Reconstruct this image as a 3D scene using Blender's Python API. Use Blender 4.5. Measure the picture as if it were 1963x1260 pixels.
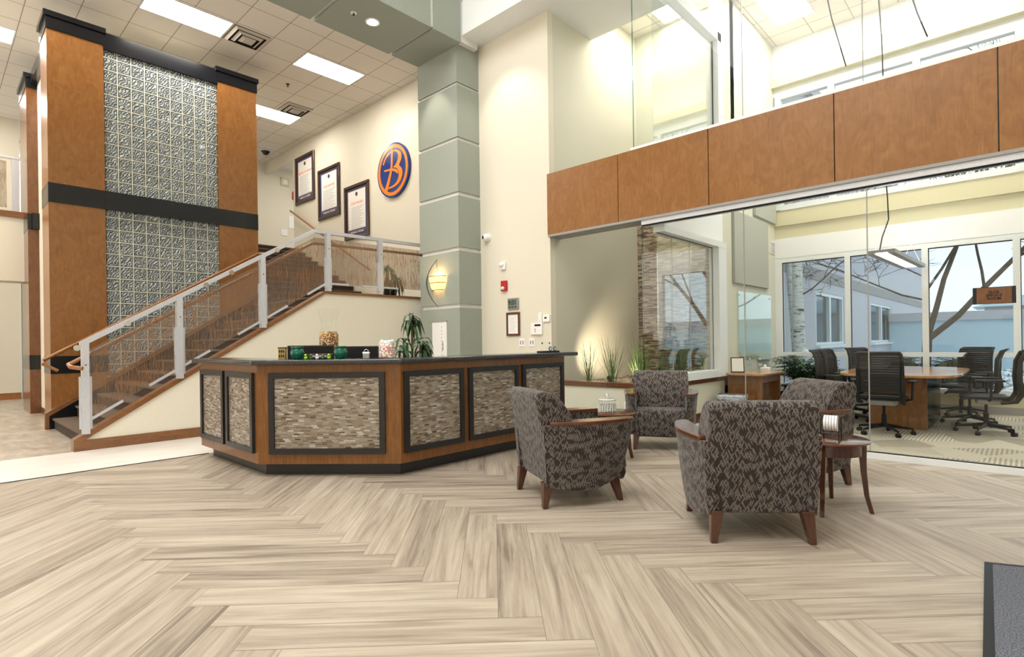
import bpy, math, random
from mathutils import Vector, Matrix
random.seed(7)
C = bpy.context.scene.collection
for o in list(bpy.data.objects): bpy.data.objects.remove(o)
R = math.radians
# ---------------------------------------------------------------- camera
cam = bpy.data.objects.new('camera', bpy.data.cameras.new('camera')); C.objects.link(cam)
cam.data.sensor_width = 36.0; cam.data.lens = 36.0*1052/1963; cam.data.shift_y = 26/1963
cam.data.clip_start = 0.05; cam.data.clip_end = 300
cam.matrix_world = Matrix.Translation((0, 0, 1.22)) @ Matrix.Rotation(R(43.05), 4, 'Z') @ Matrix.Rotation(R(90), 4, 'X') @ Matrix.Rotation(R(-0.8), 4, 'Z')
bpy.context.scene.camera = cam
# ---------------------------------------------------------------- sky, light, exposure
vs = bpy.context.scene.view_settings
vs.view_transform = 'Standard'; vs.look = 'None'; vs.gamma = 1; vs.use_curve_mapping = False; vs.exposure = -0.10
w = bpy.data.worlds.new('overcast_sky'); bpy.context.scene.world = w; w.use_nodes = True
nt = w.node_tree; bg = nt.nodes['Background']
tc = nt.nodes.new('ShaderNodeTexCoord'); sp = nt.nodes.new('ShaderNodeSeparateXYZ'); rp = nt.nodes.new('ShaderNodeValToRGB')
nt.links.new(tc.outputs['Generated'], sp.inputs[0]); nt.links.new(sp.outputs['Z'], rp.inputs[0]); nt.links.new(rp.outputs[0], bg.inputs[0])
rp.color_ramp.elements[0].position = 0.0; rp.color_ramp.elements[0].color = (0.84, 0.93, 1.0, 1)
rp.color_ramp.elements[1].position = 0.5; rp.color_ramp.elements[1].color = (0.93, 0.97, 1.0, 1)
bg.inputs[1].default_value = 1.55
def area(name, loc, direction, sx, sy, power, col=(1, 1, 1)):
    l = bpy.data.lights.new(name, 'AREA'); l.shape = 'RECTANGLE'; l.size = sx; l.size_y = sy; l.energy = power; l.color = col
    o = bpy.data.objects.new(name, l); C.objects.link(o); o.location = loc
    o.rotation_euler = Vector(direction).to_track_quat('-Z', 'Y').to_euler(); return o
def spot(name, loc, direction, power, ang, col=(1, .9, .75), blend=.6, r=.04):
    l = bpy.data.lights.new(name, 'SPOT'); l.energy = power; l.spot_size = R(ang); l.spot_blend = blend; l.color = col; l.shadow_soft_size = r
    o = bpy.data.objects.new(name, l); C.objects.link(o); o.location = loc
    o.rotation_euler = Vector(direction).to_track_quat('-Z', 'Y').to_euler(); return o
area('skylight_glow', (-3.1, -1.0, 9.4), (0, 0, -1), 6.5, 7.5, 880, (1, .96, .90))
area('entrance_fill', (2.6, -4.6, 3.0), (-.65, .75, -.08), 5.0, 4.0, 230, (1, .95, .88))  # added directional fill behind the camera, standing for unseen entrance glazing
area('hall_fill', (-12.0, -5.2, 2.8), (.0, 1, .12), 7.0, 4.0, 330, (1, .95, .88))  # fill light added to brighten the hall; no window is modelled there

# ---------------------------------------------------------------- materials
def srgb(r, g, b):
    f = lambda c: c/12.92 if c <= .04045 else ((c+.055)/1.055)**2.4
    return (f(r/255), f(g/255), f(b/255), 1)
class NT:
    def __init__(s, name):
        s.m = bpy.data.materials.new(name); s.m.use_nodes = True; s.t = s.m.node_tree; s.b = s.t.nodes['Principled BSDF']; s.out = s.t.nodes['Material Output']
    def n(s, typ, **k):
        x = s.t.nodes.new('ShaderNode'+typ)
        for a, v in k.items(): setattr(x, a, v)
        return x
    def put(s, sock, v):
        if isinstance(v, bpy.types.NodeSocket): s.t.links.new(v, sock)
        elif v is not None: sock.default_value = v
    def math(s, op, a, b=None, c=None, clamp=False):
        x = s.n('Math', operation=op, use_clamp=clamp); s.put(x.inputs[0], a); s.put(x.inputs[1], b); s.put(x.inputs[2], c); return x.outputs[0]
    def uv(s): x = s.n('UVMap'); x.uv_map = 'UVMap'; return x.outputs[0]
    def obj(s): return s.n('TexCoord').outputs['Object']
    def sep(s, v): x = s.n('SeparateXYZ'); s.put(x.inputs[0], v); return x.outputs
    def comb(s, a, b, c=0.0): x = s.n('CombineXYZ'); s.put(x.inputs[0], a); s.put(x.inputs[1], b); s.put(x.inputs[2], c); return x.outputs[0]
    def mapping(s, v, scale=(1, 1, 1), rot=(0, 0, 0), loc=(0, 0, 0)):
        x = s.n('Mapping'); s.put(x.inputs[0], v); x.inputs['Scale'].default_value = scale; x.inputs['Rotation'].default_value = rot; x.inputs['Location'].default_value = loc; return x.outputs[0]
    def noise(s, v, scale=5, detail=3, rough=.5, dist=0):
        x = s.n('TexNoise'); s.put(x.inputs['Vector'], v); x.inputs['Scale'].default_value = scale; x.inputs['Detail'].default_value = detail
        x.inputs['Roughness'].default_value = rough; x.inputs['Distortion'].default_value = dist; return x.outputs['Fac']
    def ramp(s, f, stops, interp='LINEAR'):
        x = s.n('ValToRGB'); s.put(x.inputs[0], f); r = x.color_ramp; r.interpolation = interp
        while len(r.elements) < len(stops): r.elements.new(.5)
        for e, (p, c) in zip(r.elements, stops): e.position = p; e.color = c
        return x.outputs[0]
    def mix(s, f, a, b):
        x = s.n('Mix', data_type='RGBA'); s.put(x.inputs[0], f); s.put(x.inputs[6], a); s.put(x.inputs[7], b); return x.outputs[2]
    def bump(s, h, strength=.3, dist=.01):
        x = s.n('Bump'); s.put(x.inputs['Height'], h); x.inputs['Strength'].default_value = strength; x.inputs['Distance'].default_value = dist
        s.t.links.new(x.outputs[0], s.b.inputs['Normal'])
    def fin(s, col=None, rough=.5, metal=0, spec=None, coat=0):
        s.put(s.b.inputs['Base Color'], col); s.put(s.b.inputs['Roughness'], rough); s.b.inputs['Metallic'].default_value = metal
        if spec is not None: s.b.inputs['Specular IOR Level'].default_value = spec
        s.b.inputs['Coat Weight'].default_value = coat; s.b.inputs['Coat Roughness'].default_value = .06
        return s.m
M = {}
def plain(key, col, rough=.5, metal=0, spec=None, var=.04, scale=30, coat=0, bump=0):
    t = NT(key); f = t.noise(t.obj(), scale, 3)
    d = tuple(max(0, c*(1-var)) for c in col[:3])+(1,); l = tuple(min(1, c*(1+var)) for c in col[:3])+(1,)
    if bump: t.bump(f, bump, .004)
    M[key] = t.fin(t.ramp(f, [(.3, d), (.7, l)]), rough, metal, spec, coat); return M[key]
def emit(key, col, strength):
    t = NT(key); t.put(t.b.inputs['Base Color'], (0, 0, 0, 1)); t.b.inputs['Emission Color'].default_value = col; t.b.inputs['Emission Strength'].default_value = strength
    M[key] = t.m; return t.m
plain('cream', srgb(222, 216, 200), .75, bump=.08, scale=60, var=.02)
plain('cream_green', srgb(206, 207, 190), .75, bump=.08, scale=60, var=.02)
plain('court_cream', srgb(206, 204, 188), .75, scale=60, var=.02)
plain('olive_cream', srgb(208, 202, 170), .75, scale=60, var=.02)
plain('white_paint', srgb(236, 238, 238), .6, var=.01)
plain('white_frame', srgb(226, 230, 232), .4, var=.01)
plain('green_stucco', srgb(150, 157, 147), .85, scale=90, var=.07, bump=.35)
plain('groove', srgb(222, 222, 220), .5, var=.02)
plain('black_lacquer', srgb(14, 17, 24), .2, var=.1)
plain('dark_metal', srgb(30, 29, 30), .35, var=.1)
plain('black_plastic', srgb(13, 14, 16), .45, var=.1, spec=.3)
plain('black_mesh', srgb(10, 11, 13), .7, var=.1)
plain('grey_plastic', srgb(150, 150, 148), .4)
plain('white_plastic', srgb(238, 238, 236), .35, var=.01)
plain('paper', srgb(240, 238, 234), .7, var=.01)
plain('navy_mat', srgb(62, 70, 98), .6)
plain('blue_enamel', srgb(10, 48, 124), .18, var=.03)
plain('orange_enamel', srgb(255, 128, 10), .25, var=.02)
plain('faint_orange', srgb(240, 160, 130), .6)
plain('faint_grey', srgb(150, 150, 158), .6)
plain('red_plastic', srgb(178, 26, 30), .35)
plain('lens_clear', srgb(215, 220, 222), .1)
plain('lens_black', srgb(6, 6, 8), .08)
plain('lcd', srgb(112, 122, 112), .3)
plain('green_glaze', srgb(4, 92, 72), .18, var=.12, scale=12)
plain('duck_lime', srgb(150, 228, 30), .3)
plain('duck_green', srgb(10, 100, 76), .3)
plain('duck_white', srgb(240, 236, 236), .3)
plain('duck_bill', srgb(220, 120, 30), .4)
plain('brass', srgb(176, 150, 100), .35, .6)
plain('leaf_dark', srgb(42, 78, 42), .35, var=.35, scale=9)
plain('leaf_grass', srgb(92, 116, 62), .5, var=.3, scale=14)
plain('stem_brown', srgb(92, 74, 48), .7, var=.2)
plain('soil', srgb(60, 46, 36), .9, var=.3)
plain('bin_bag', srgb(176, 182, 190), .25, var=.3, scale=20)
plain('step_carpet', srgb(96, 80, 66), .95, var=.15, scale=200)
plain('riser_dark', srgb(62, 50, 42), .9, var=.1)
plain('granite_toe', srgb(38, 38, 40), .35, var=.5, scale=220)
plain('bark', srgb(84, 66, 54), .9, var=.3, scale=12)
plain('building', srgb(188, 186, 192), .8, var=.03)
plain('building_dark', srgb(150, 146, 146), .8, var=.03)
plain('fence_blue', srgb(186, 208, 218), .8, var=.04)
plain('hedge', srgb(70, 76, 52), .9, var=.4, scale=25)
plain('felt', srgb(168, 172, 162), .95, var=.10, scale=60, bump=.3)
plain('oven_glass', srgb(40, 62, 70), .08, var=.2, scale=2)
plain('mug_white', srgb(236, 232, 228), .4)
plain('candy_red', srgb(190, 60, 80), .4)
plain('hvac', srgb(196, 190, 180), .5)
plain('duct_dark', srgb(30, 28, 26), .8)
plain('blue_door', srgb(160, 194, 208), .5)
plain('rope', srgb(196, 196, 196), .5)
emit('tube_light', (1, .93, .82, 1), 32)
emit('uplight_fill_glow', (1, .97, .92, 1), 30)  # glow for the strip added on top of the pendant
emit('down_light', (1, .95, .88, 1), 40)
emit('pendant_light', (1, .98, .95, 1), 4)
# metal
t = NT('aluminium'); f = t.noise(t.mapping(t.obj(), (60, 60, 4)), 6, 2); M['aluminium'] = t.fin(t.ramp(f, [(.3, srgb(188, 191, 198)), (.7, srgb(206, 208, 214))]), .38, .35)
t = NT('chrome'); M['chrome'] = t.fin(srgb(220, 222, 225), .12, 1)
# woods, grain along v of the uv (vertical)
def wood(key, dark, mid, light, rot=0, rough=.35, coat=.3, fig=.5, sc=1.0):
    t = NT(key); uv = t.mapping(t.uv(), (1, 1, 1), (0, 0, R(rot)))
    g = t.noise(t.mapping(uv, (38*sc, 1.6*sc, 1)), 2.2, 5, .6, .6)
    b = t.noise(t.mapping(uv, (4*sc, 2.2*sc, 1)), 2.2, 3, .5, 1.6)
    fine = t.noise(t.mapping(uv, (240*sc, 5*sc, 1)), 1.5, 2)
    f = t.math('ADD', t.math('MULTIPLY', g, 1-fig), t.math('MULTIPLY', b, fig)); f = t.math('ADD', f, t.math('MULTIPLY', t.math('SUBTRACT', fine, .5), .25))
    M[key] = t.fin(t.ramp(f, [(.28, dark), (.5, mid), (.72, light)]), rough, 0, None, coat); return M[key]
wood('cherry', srgb(122, 78, 36), srgb(140, 93, 46), srgb(156, 108, 60), 0, .30, .12, .55)
wood('cherry_dark', srgb(92, 56, 28), srgb(108, 68, 38), srgb(122, 80, 48), 0, .22, .3, .5)
wood('oak', srgb(88, 52, 16), srgb(118, 74, 28), srgb(140, 92, 42), 0, .35, .15, .3)
wood('oak_trim', srgb(92, 58, 32), srgb(122, 80, 46), srgb(144, 98, 60), 90, .35, .3, .3)
wood('walnut_trim', srgb(64, 36, 20), srgb(92, 54, 32), srgb(112, 70, 44), 90, .3, .3, .3)
wood('mahogany', srgb(66, 34, 20), srgb(88, 48, 28), srgb(110, 64, 38), 90, .22, .5, .4)
wood('mahogany_leg', srgb(52, 26, 16), srgb(72, 37, 22), srgb(90, 50, 30), 0, .22, .5, .4)
wood('rail_wood', srgb(126, 78, 36), srgb(152, 98, 50), srgb(172, 120, 68), 0, .3, .4, .3)
wood('frame_wood', srgb(44, 26, 18), srgb(66, 38, 24), srgb(82, 50, 32), 0, .3, .3, .3)
wood('maple_top', srgb(150, 104, 62), srgb(182, 132, 84), srgb(200, 152, 104), 90, .2, .5, .4)
wood('conference_base', srgb(96, 60, 28), srgb(128, 84, 44), srgb(146, 100, 58), 0, .35, .2, .4)
# plank floor (uv: u along the plank in metres + random offset)
t = NT('floor_planks'); uv = t.uv(); at = t.n('Attribute'); at.attribute_name = 'tone'; tone = at.outputs['Fac']
g = t.noise(t.mapping(uv, (.75, 26, 1)), 2.0, 5, .58, .7); b = t.noise(t.mapping(uv, (.6, 8, 1)), 1.8, 2, .5, 1.0); fn = t.noise(t.mapping(uv, (7, 320, 1)), 1.5, 2)
f = t.math('ADD', t.math('MULTIPLY', g, .42), t.math('MULTIPLY', b, .58)); f = t.math('ADD', f, t.math('MULTIPLY', t.math('SUBTRACT', fn, .5), .22)); f = t.math('ADD', f, t.math('MULTIPLY', t.math('SUBTRACT', tone, .5), .16))
col = t.ramp(f, [(.28, srgb(118, 105, 94)), (.40, srgb(150, 137, 123)), (.55, srgb(172, 160, 144)), (.72, srgb(189, 178, 162))])
t.bump(fn, .05, .002); M['floor_planks'] = t.fin(col, t.math('ADD', .34, t.math('MULTIPLY', g, .15)), 0, .4)
t = NT('floor_seam'); M['floor_seam'] = t.fin(srgb(120, 106, 92), .6)
def mott(key, a, b, rough, scx, scy, scale=2, rot=0):
    t = NT(key); f = t.noise(t.mapping(t.uv(), (scx, scy, 1), (0, 0, R(rot))), scale, 4, .6, .6); M[key] = t.fin(t.ramp(f, [(.3, a), (.7, b)]), rough)
mott('pale_tile', srgb(222, 216, 208), srgb(240, 236, 230), .3, 8, 1)
mott('travertine', srgb(156, 142, 128), srgb(202, 192, 178), .3, 1.2, 3)
# small running bond with a random colour per brick
def bricks(key, bw, bh, stops, mortar, gap=.08, rough=.3, ruv=True, bump=.4):
    t = NT(key); s = t.sep(t.uv()); row = t.math('FLOOR', t.math('DIVIDE', s[1], bh))
    wn = t.n('TexWhiteNoise', noise_dimensions='1D'); t.put(wn.inputs['W'], row)
    uu = t.math('ADD', t.math('DIVIDE', s[0], bw), t.math('MULTIPLY', wn.outputs['Value'], 7.3)); colm = t.math('FLOOR', uu)
    w2 = t.n('TexWhiteNoise', noise_dimensions='2D'); t.put(w2.inputs['Vector'], t.comb(row, colm))
    c = t.ramp(w2.outputs['Value'], stops, 'CONSTANT')
    fu = t.math('FRACT', uu); fv = t.math('FRACT', t.math('DIVIDE', s[1], bh))
    m1 = t.math('LESS_THAN', fu, gap*bh/bw*1.0); m2 = t.math('LESS_THAN', fv, gap); m = t.math('MAXIMUM', m1, m2)
    t.bump(t.math('SUBTRACT', 1.0, m), bump, .002)
    M[key] = t.fin(t.mix(m, c, mortar), rough)
bricks('mosaic', .055, .0155, [(0, srgb(128, 115, 98)), (.2, srgb(108, 91, 75)), (.36, srgb(140, 130, 116)), (.55, srgb(96, 78, 64)), (.60, srgb(150, 143, 132)), (.78, srgb(128, 114, 97)), (.89, srgb(174, 172, 166)), (.975, srgb(72, 56, 45))], srgb(150, 143, 131), .13)
bricks('stone_wall', .12, .022, [(0, srgb(150, 132, 108)), (.2, srgb(120, 98, 78)), (.4, srgb(168, 150, 124)), (.62, srgb(104, 80, 62)), (.75, srgb(180, 166, 142)), (.9, srgb(86, 60, 46))], srgb(104, 92, 78), .1, .7, bump=.8)
# ceiling tiles with a T-bar grid
t = NT('ceiling_tile'); s = t.sep(t.obj())
gx = t.math('FRACT', t.math('DIVIDE', t.math('ADD', s[0], 100*.645+9.27-.012), .645)); gy = t.math('FRACT', t.math('DIVIDE', t.math('ADD', s[1], 100*.645-5.01+.012), .645))
ln = t.math('MAXIMUM', t.math('LESS_THAN', gx, .036), t.math('LESS_THAN', gy, .036)); ed = t.math('MAXIMUM', t.math('LESS_THAN', t.math('ABSOLUTE', t.math('SUBTRACT', gx, .042)), .008), t.math('LESS_THAN', t.math('ABSOLUTE', t.math('SUBTRACT', gy, .042)), .008))
fl = t.noise(t.obj(), 150, 2); base = t.ramp(fl, [(.35, srgb(222, 217, 208)), (.55, srgb(234, 229, 221))])
c = t.mix(ln, base, srgb(228, 221, 210)); c = t.mix(ed, c, srgb(140, 128, 114)); M['ceiling_tile'] = t.fin(c, .9)
# upholstery: pale leafy sprigs in two leans on dark brown
t = NT('upholstery'); uv = t.uv()
def sprig(rot, off, sc):
    v = t.mapping(t.mapping(uv, (1, 1, 1), (0, 0, R(rot))), (sc*3.7, sc*.66, 1), (0, 0, 0), (off, off*1.7, 0)); vo = t.n('TexVoronoi', voronoi_dimensions='2D'); t.put(vo.inputs['Vector'], v); vo.inputs['Scale'].default_value = 1.0; vo.inputs['Randomness'].default_value = .75
    return t.math('LESS_THAN', vo.outputs['Distance'], .29)
sp1 = sprig(26, 0, 18); sp2 = sprig(-24, 3.1, 18)
v2 = t.n('TexVoronoi', voronoi_dimensions='2D'); t.put(v2.inputs['Vector'], uv); v2.inputs['Scale'].default_value = 190
dots = t.math('LESS_THAN', v2.outputs['Distance'], .47)
m = t.math('MAXIMUM', sp1, sp2); m = t.math('MULTIPLY', m, t.math('ADD', .35, t.math('MULTIPLY', dots, .65)))
t.bump(m, .25, .003); t.b.inputs['Sheen Weight'].default_value = .15
M['upholstery'] = t.fin(t.mix(m, srgb(40, 33, 31), srgb(116, 107, 102)), .9)
# striped carpet in irregular cells
t = NT('conference_carpet'); uv = t.uv(); vo = t.n('TexVoronoi', voronoi_dimensions='2D'); t.put(vo.inputs['Vector'], uv); vo.inputs['Scale'].default_value = 2.4
cs = t.sep(vo.outputs['Color']); s1 = t.sep(uv); ang = t.math('MULTIPLY', t.math('FLOOR', t.math('MULTIPLY', cs[0], 4)), .785)
pr = t.math('ADD', t.math('MULTIPLY', s1[0], t.math('COSINE', ang)), t.math('MULTIPLY', s1[1], t.math('SINE', ang)))
st = t.math('LESS_THAN', t.math('FRACT', t.math('MULTIPLY', pr, 26)), .45)
bs = t.mix(cs[1], srgb(156, 148, 132), srgb(204, 197, 180)); M['conference_carpet'] = t.fin(t.mix(t.math('MULTIPLY', st, .6), bs, srgb(104, 96, 84)), .95)
# entrance mat
t = NT('mat_pile'); f = t.noise(t.mapping(t.uv(), (1, 1, 1)), 160, 3); M['mat_pile'] = t.fin(t.ramp(f, [(.35, srgb(56, 60, 68)), (.65, srgb(124, 128, 138))]), .95); t.bump(f, .6, .004)
# glass
def schlick(t):
    ge = t.n('NewGeometry'); dp = t.n('VectorMath', operation='DOT_PRODUCT'); t.put(dp.inputs[0], ge.outputs['Normal']); t.put(dp.inputs[1], ge.outputs['Incoming'])
    return t.math('ADD', .04, t.math('MULTIPLY', .96, t.math('POWER', t.math('SUBTRACT', 1.0, t.math('ABSOLUTE', dp.outputs['Value'])), 5)))
def glass(key, tint, mul=1.7, add=0.0):
    t = NT(key); f = t.math('ADD', t.math('MULTIPLY', schlick(t), mul), add, clamp=True)
    tr = t.n('BsdfTransparent'); tr.inputs[0].default_value = tint; gl = t.n('BsdfGlossy'); gl.inputs['Roughness'].default_value = 0.0; gl.inputs[0].default_value = (1, 1, 1, 1)
    mx = t.n('MixShader'); t.put(mx.inputs[0], f); t.t.links.new(tr.outputs[0], mx.inputs[1]); t.t.links.new(gl.outputs[0], mx.inputs[2]); t.t.links.new(mx.outputs[0], t.out.inputs[0]); M[key] = t.m
glass('clear_glass', (.98, .992, .985, 1), .42); glass('window_glass', (.90, .96, .98, 1), .8); glass('side_glass', (.93, .95, .95, 1), 1.7, .03); glass('marker_glass', (.88, .94, .92, 1), 1.4); glass('edge_glass', (.45, .62, .62, 1), 1.2)
t = NT('mesh_screen'); tr = t.n('BsdfTransparent'); df = t.n('BsdfDiffuse'); df.inputs[0].default_value = (.006, .006, .007, 1); mx = t.n('MixShader'); mx.inputs[0].default_value = .62
t.t.links.new(tr.outputs[0], mx.inputs[1]); t.t.links.new(df.outputs[0], mx.inputs[2]); t.t.links.new(mx.outputs[0], t.out.inputs[0]); M['mesh_screen'] = t.m
# reed resin panel: blurred see-through with vertical reeds
t = NT('reed_panel'); uv = t.uv(); rd = t.n('BsdfRefraction'); rd.inputs['IOR'].default_value = 1.0; rd.inputs['Roughness'].default_value = .26; rd.inputs[0].default_value = (.93, .91, .87, 1)
df = t.n('BsdfDiffuse'); gl = t.n('BsdfGlossy'); gl.inputs['Roughness'].default_value = .18; gl.inputs[0].default_value = (.9, .9, 1, 1)
wob = t.noise(t.mapping(uv, (1, .9, 1)), 2.2, 2); s = t.sep(uv); ux = t.math('ADD', s[0], t.math('MULTIPLY', wob, .16))
l1 = t.noise(t.comb(t.math('MULTIPLY', ux, 62), t.math('MULTIPLY', s[1], 1.3)), 1.0, 1, .5); l2 = t.noise(t.comb(t.math('MULTIPLY', t.math('SUBTRACT', s[0], t.math('MULTIPLY', wob, .22)), 54), t.math('MULTIPLY', s[1], 1.1), 4.0), 1.0, 1, .5)
ln_ = lambda q: t.math('LESS_THAN', t.math('ABSOLUTE', t.math('SUBTRACT', q, .5)), .012)
reed = t.math('MAXIMUM', ln_(l1), ln_(l2))
t.put(df.inputs[0], t.mix(reed, srgb(136, 129, 124), srgb(152, 112, 74)))
m1 = t.n('MixShader'); t.put(m1.inputs[0], t.math('ADD', .12, t.math('MULTIPLY', reed, .60))); t.t.links.new(rd.outputs[0], m1.inputs[1]); t.t.links.new(df.outputs[0], m1.inputs[2])
m2 = t.n('MixShader'); t.put(m2.inputs[0], t.math('MULTIPLY', schlick(t), .9, clamp=True)); t.t.links.new(m1.outputs[0], m2.inputs[1]); t.t.links.new(gl.outputs[0], m2.inputs[2]); t.t.links.new(m2.outputs[0], t.out.inputs[0]); M['reed_panel'] = t.m
# glass block
t = NT('glass_block'); uv = t.uv(); wv = t.n('TexWave'); t.put(wv.inputs['Vector'], t.mapping(uv, (1, 1, 1), (0, 0, R(35)))); wv.inputs['Scale'].default_value = 9; wv.inputs['Distortion'].default_value = 9; wv.inputs['Detail'].default_value = 2; wv.inputs['Detail Scale'].default_value = 1.5
n1 = t.noise(uv, 1.1, 1); fine = t.noise(uv, 22, 2, .5, 1.5)
t.bump(t.math('ADD', wv.outputs['Fac'], fine), .9, .02)
f = t.math('ADD', t.math('MULTIPLY', wv.outputs['Fac'], .5), t.math('MULTIPLY', fine, .5))
M['glass_block'] = t.fin(t.ramp(f, [(.25, srgb(62, 70, 76)), (.5, srgb(126, 138, 144)), (.75, srgb(206, 216, 218))]), .12, 0, .9, .5)
plain('mortar', srgb(214, 216, 204), .5, var=.02)
# granite top
t = NT('granite'); f = t.noise(t.obj(), 260, 3); M['granite'] = t.fin(t.ramp(f, [(.4, srgb(26, 27, 30)), (.62, srgb(70, 72, 76)), (.75, srgb(130, 132, 134))]), .12, 0, .6)
# birch bark
t = NT('birch'); f = t.noise(t.mapping(t.obj(), (2, 2, 9)), 2.5, 4, .6, 1); M['birch'] = t.fin(t.ramp(f, [(.36, srgb(70, 60, 52)), (.42, srgb(200, 200, 196)), (.7, srgb(226, 228, 228))]), .8)
# snow and rocks
t = NT('snowy_gravel'); f = t.noise(t.obj(), 5.5, 4, .65); M['snowy_gravel'] = t.fin(t.ramp(f, [(.40, srgb(70, 66, 64)), (.50, srgb(226, 234, 242)), (.7, srgb(240, 244, 250))]), .9); t.bump(f, .8, .05)
t = NT('pebble'); oi = t.noise(t.obj(), 16, 1); M['pebble'] = t.fin(t.ramp(oi, [(.35, srgb(92, 78, 64)), (.5, srgb(150, 134, 112)), (.65, srgb(110, 100, 92))]), .8)
t = NT('lamp_shade'); f = t.noise(t.mapping(t.uv(), (4, 30, 1)), 3, 2); t.b.inputs['Emission Color'].default_value = (1, .60, .22, 1); t.b.inputs['Emission Strength'].default_value = 1.5
t.put(t.b.inputs['Emission Color'], t.ramp(f, [(.3, (1, .50, .16, 1)), (.7, (1, .68, .32, 1))])); M['lamp_shade'] = t.fin(srgb(240, 200, 140), .5)
t = NT('candy_mix'); vo = t.n('TexVoronoi'); t.put(vo.inputs['Vector'], t.obj()); vo.inputs['Scale'].default_value = 64; s = t.sep(vo.outputs['Color'])
M['candy_mix'] = t.fin(t.ramp(s[0], [(0, srgb(238, 226, 226)), (.25, srgb(214, 96, 120)), (.4, srgb(240, 236, 232)), (.6, srgb(150, 170, 90)), (.72, srgb(236, 190, 150)), (.88, srgb(150, 160, 200))], 'CONSTANT'), .35)
t = NT('nut_mix'); vo = t.n('TexVoronoi'); t.put(vo.inputs['Vector'], t.obj()); vo.inputs['Scale'].default_value = 110; s = t.sep(vo.outputs['Color'])
M['nut_mix'] = t.fin(t.ramp(s[0], [(0, srgb(96, 48, 30)), (.3, srgb(130, 66, 46)), (.5, srgb(70, 38, 26)), (.62, srgb(200, 160, 90)), (.85, srgb(226, 200, 130))], 'CONSTANT'), .4)

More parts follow.
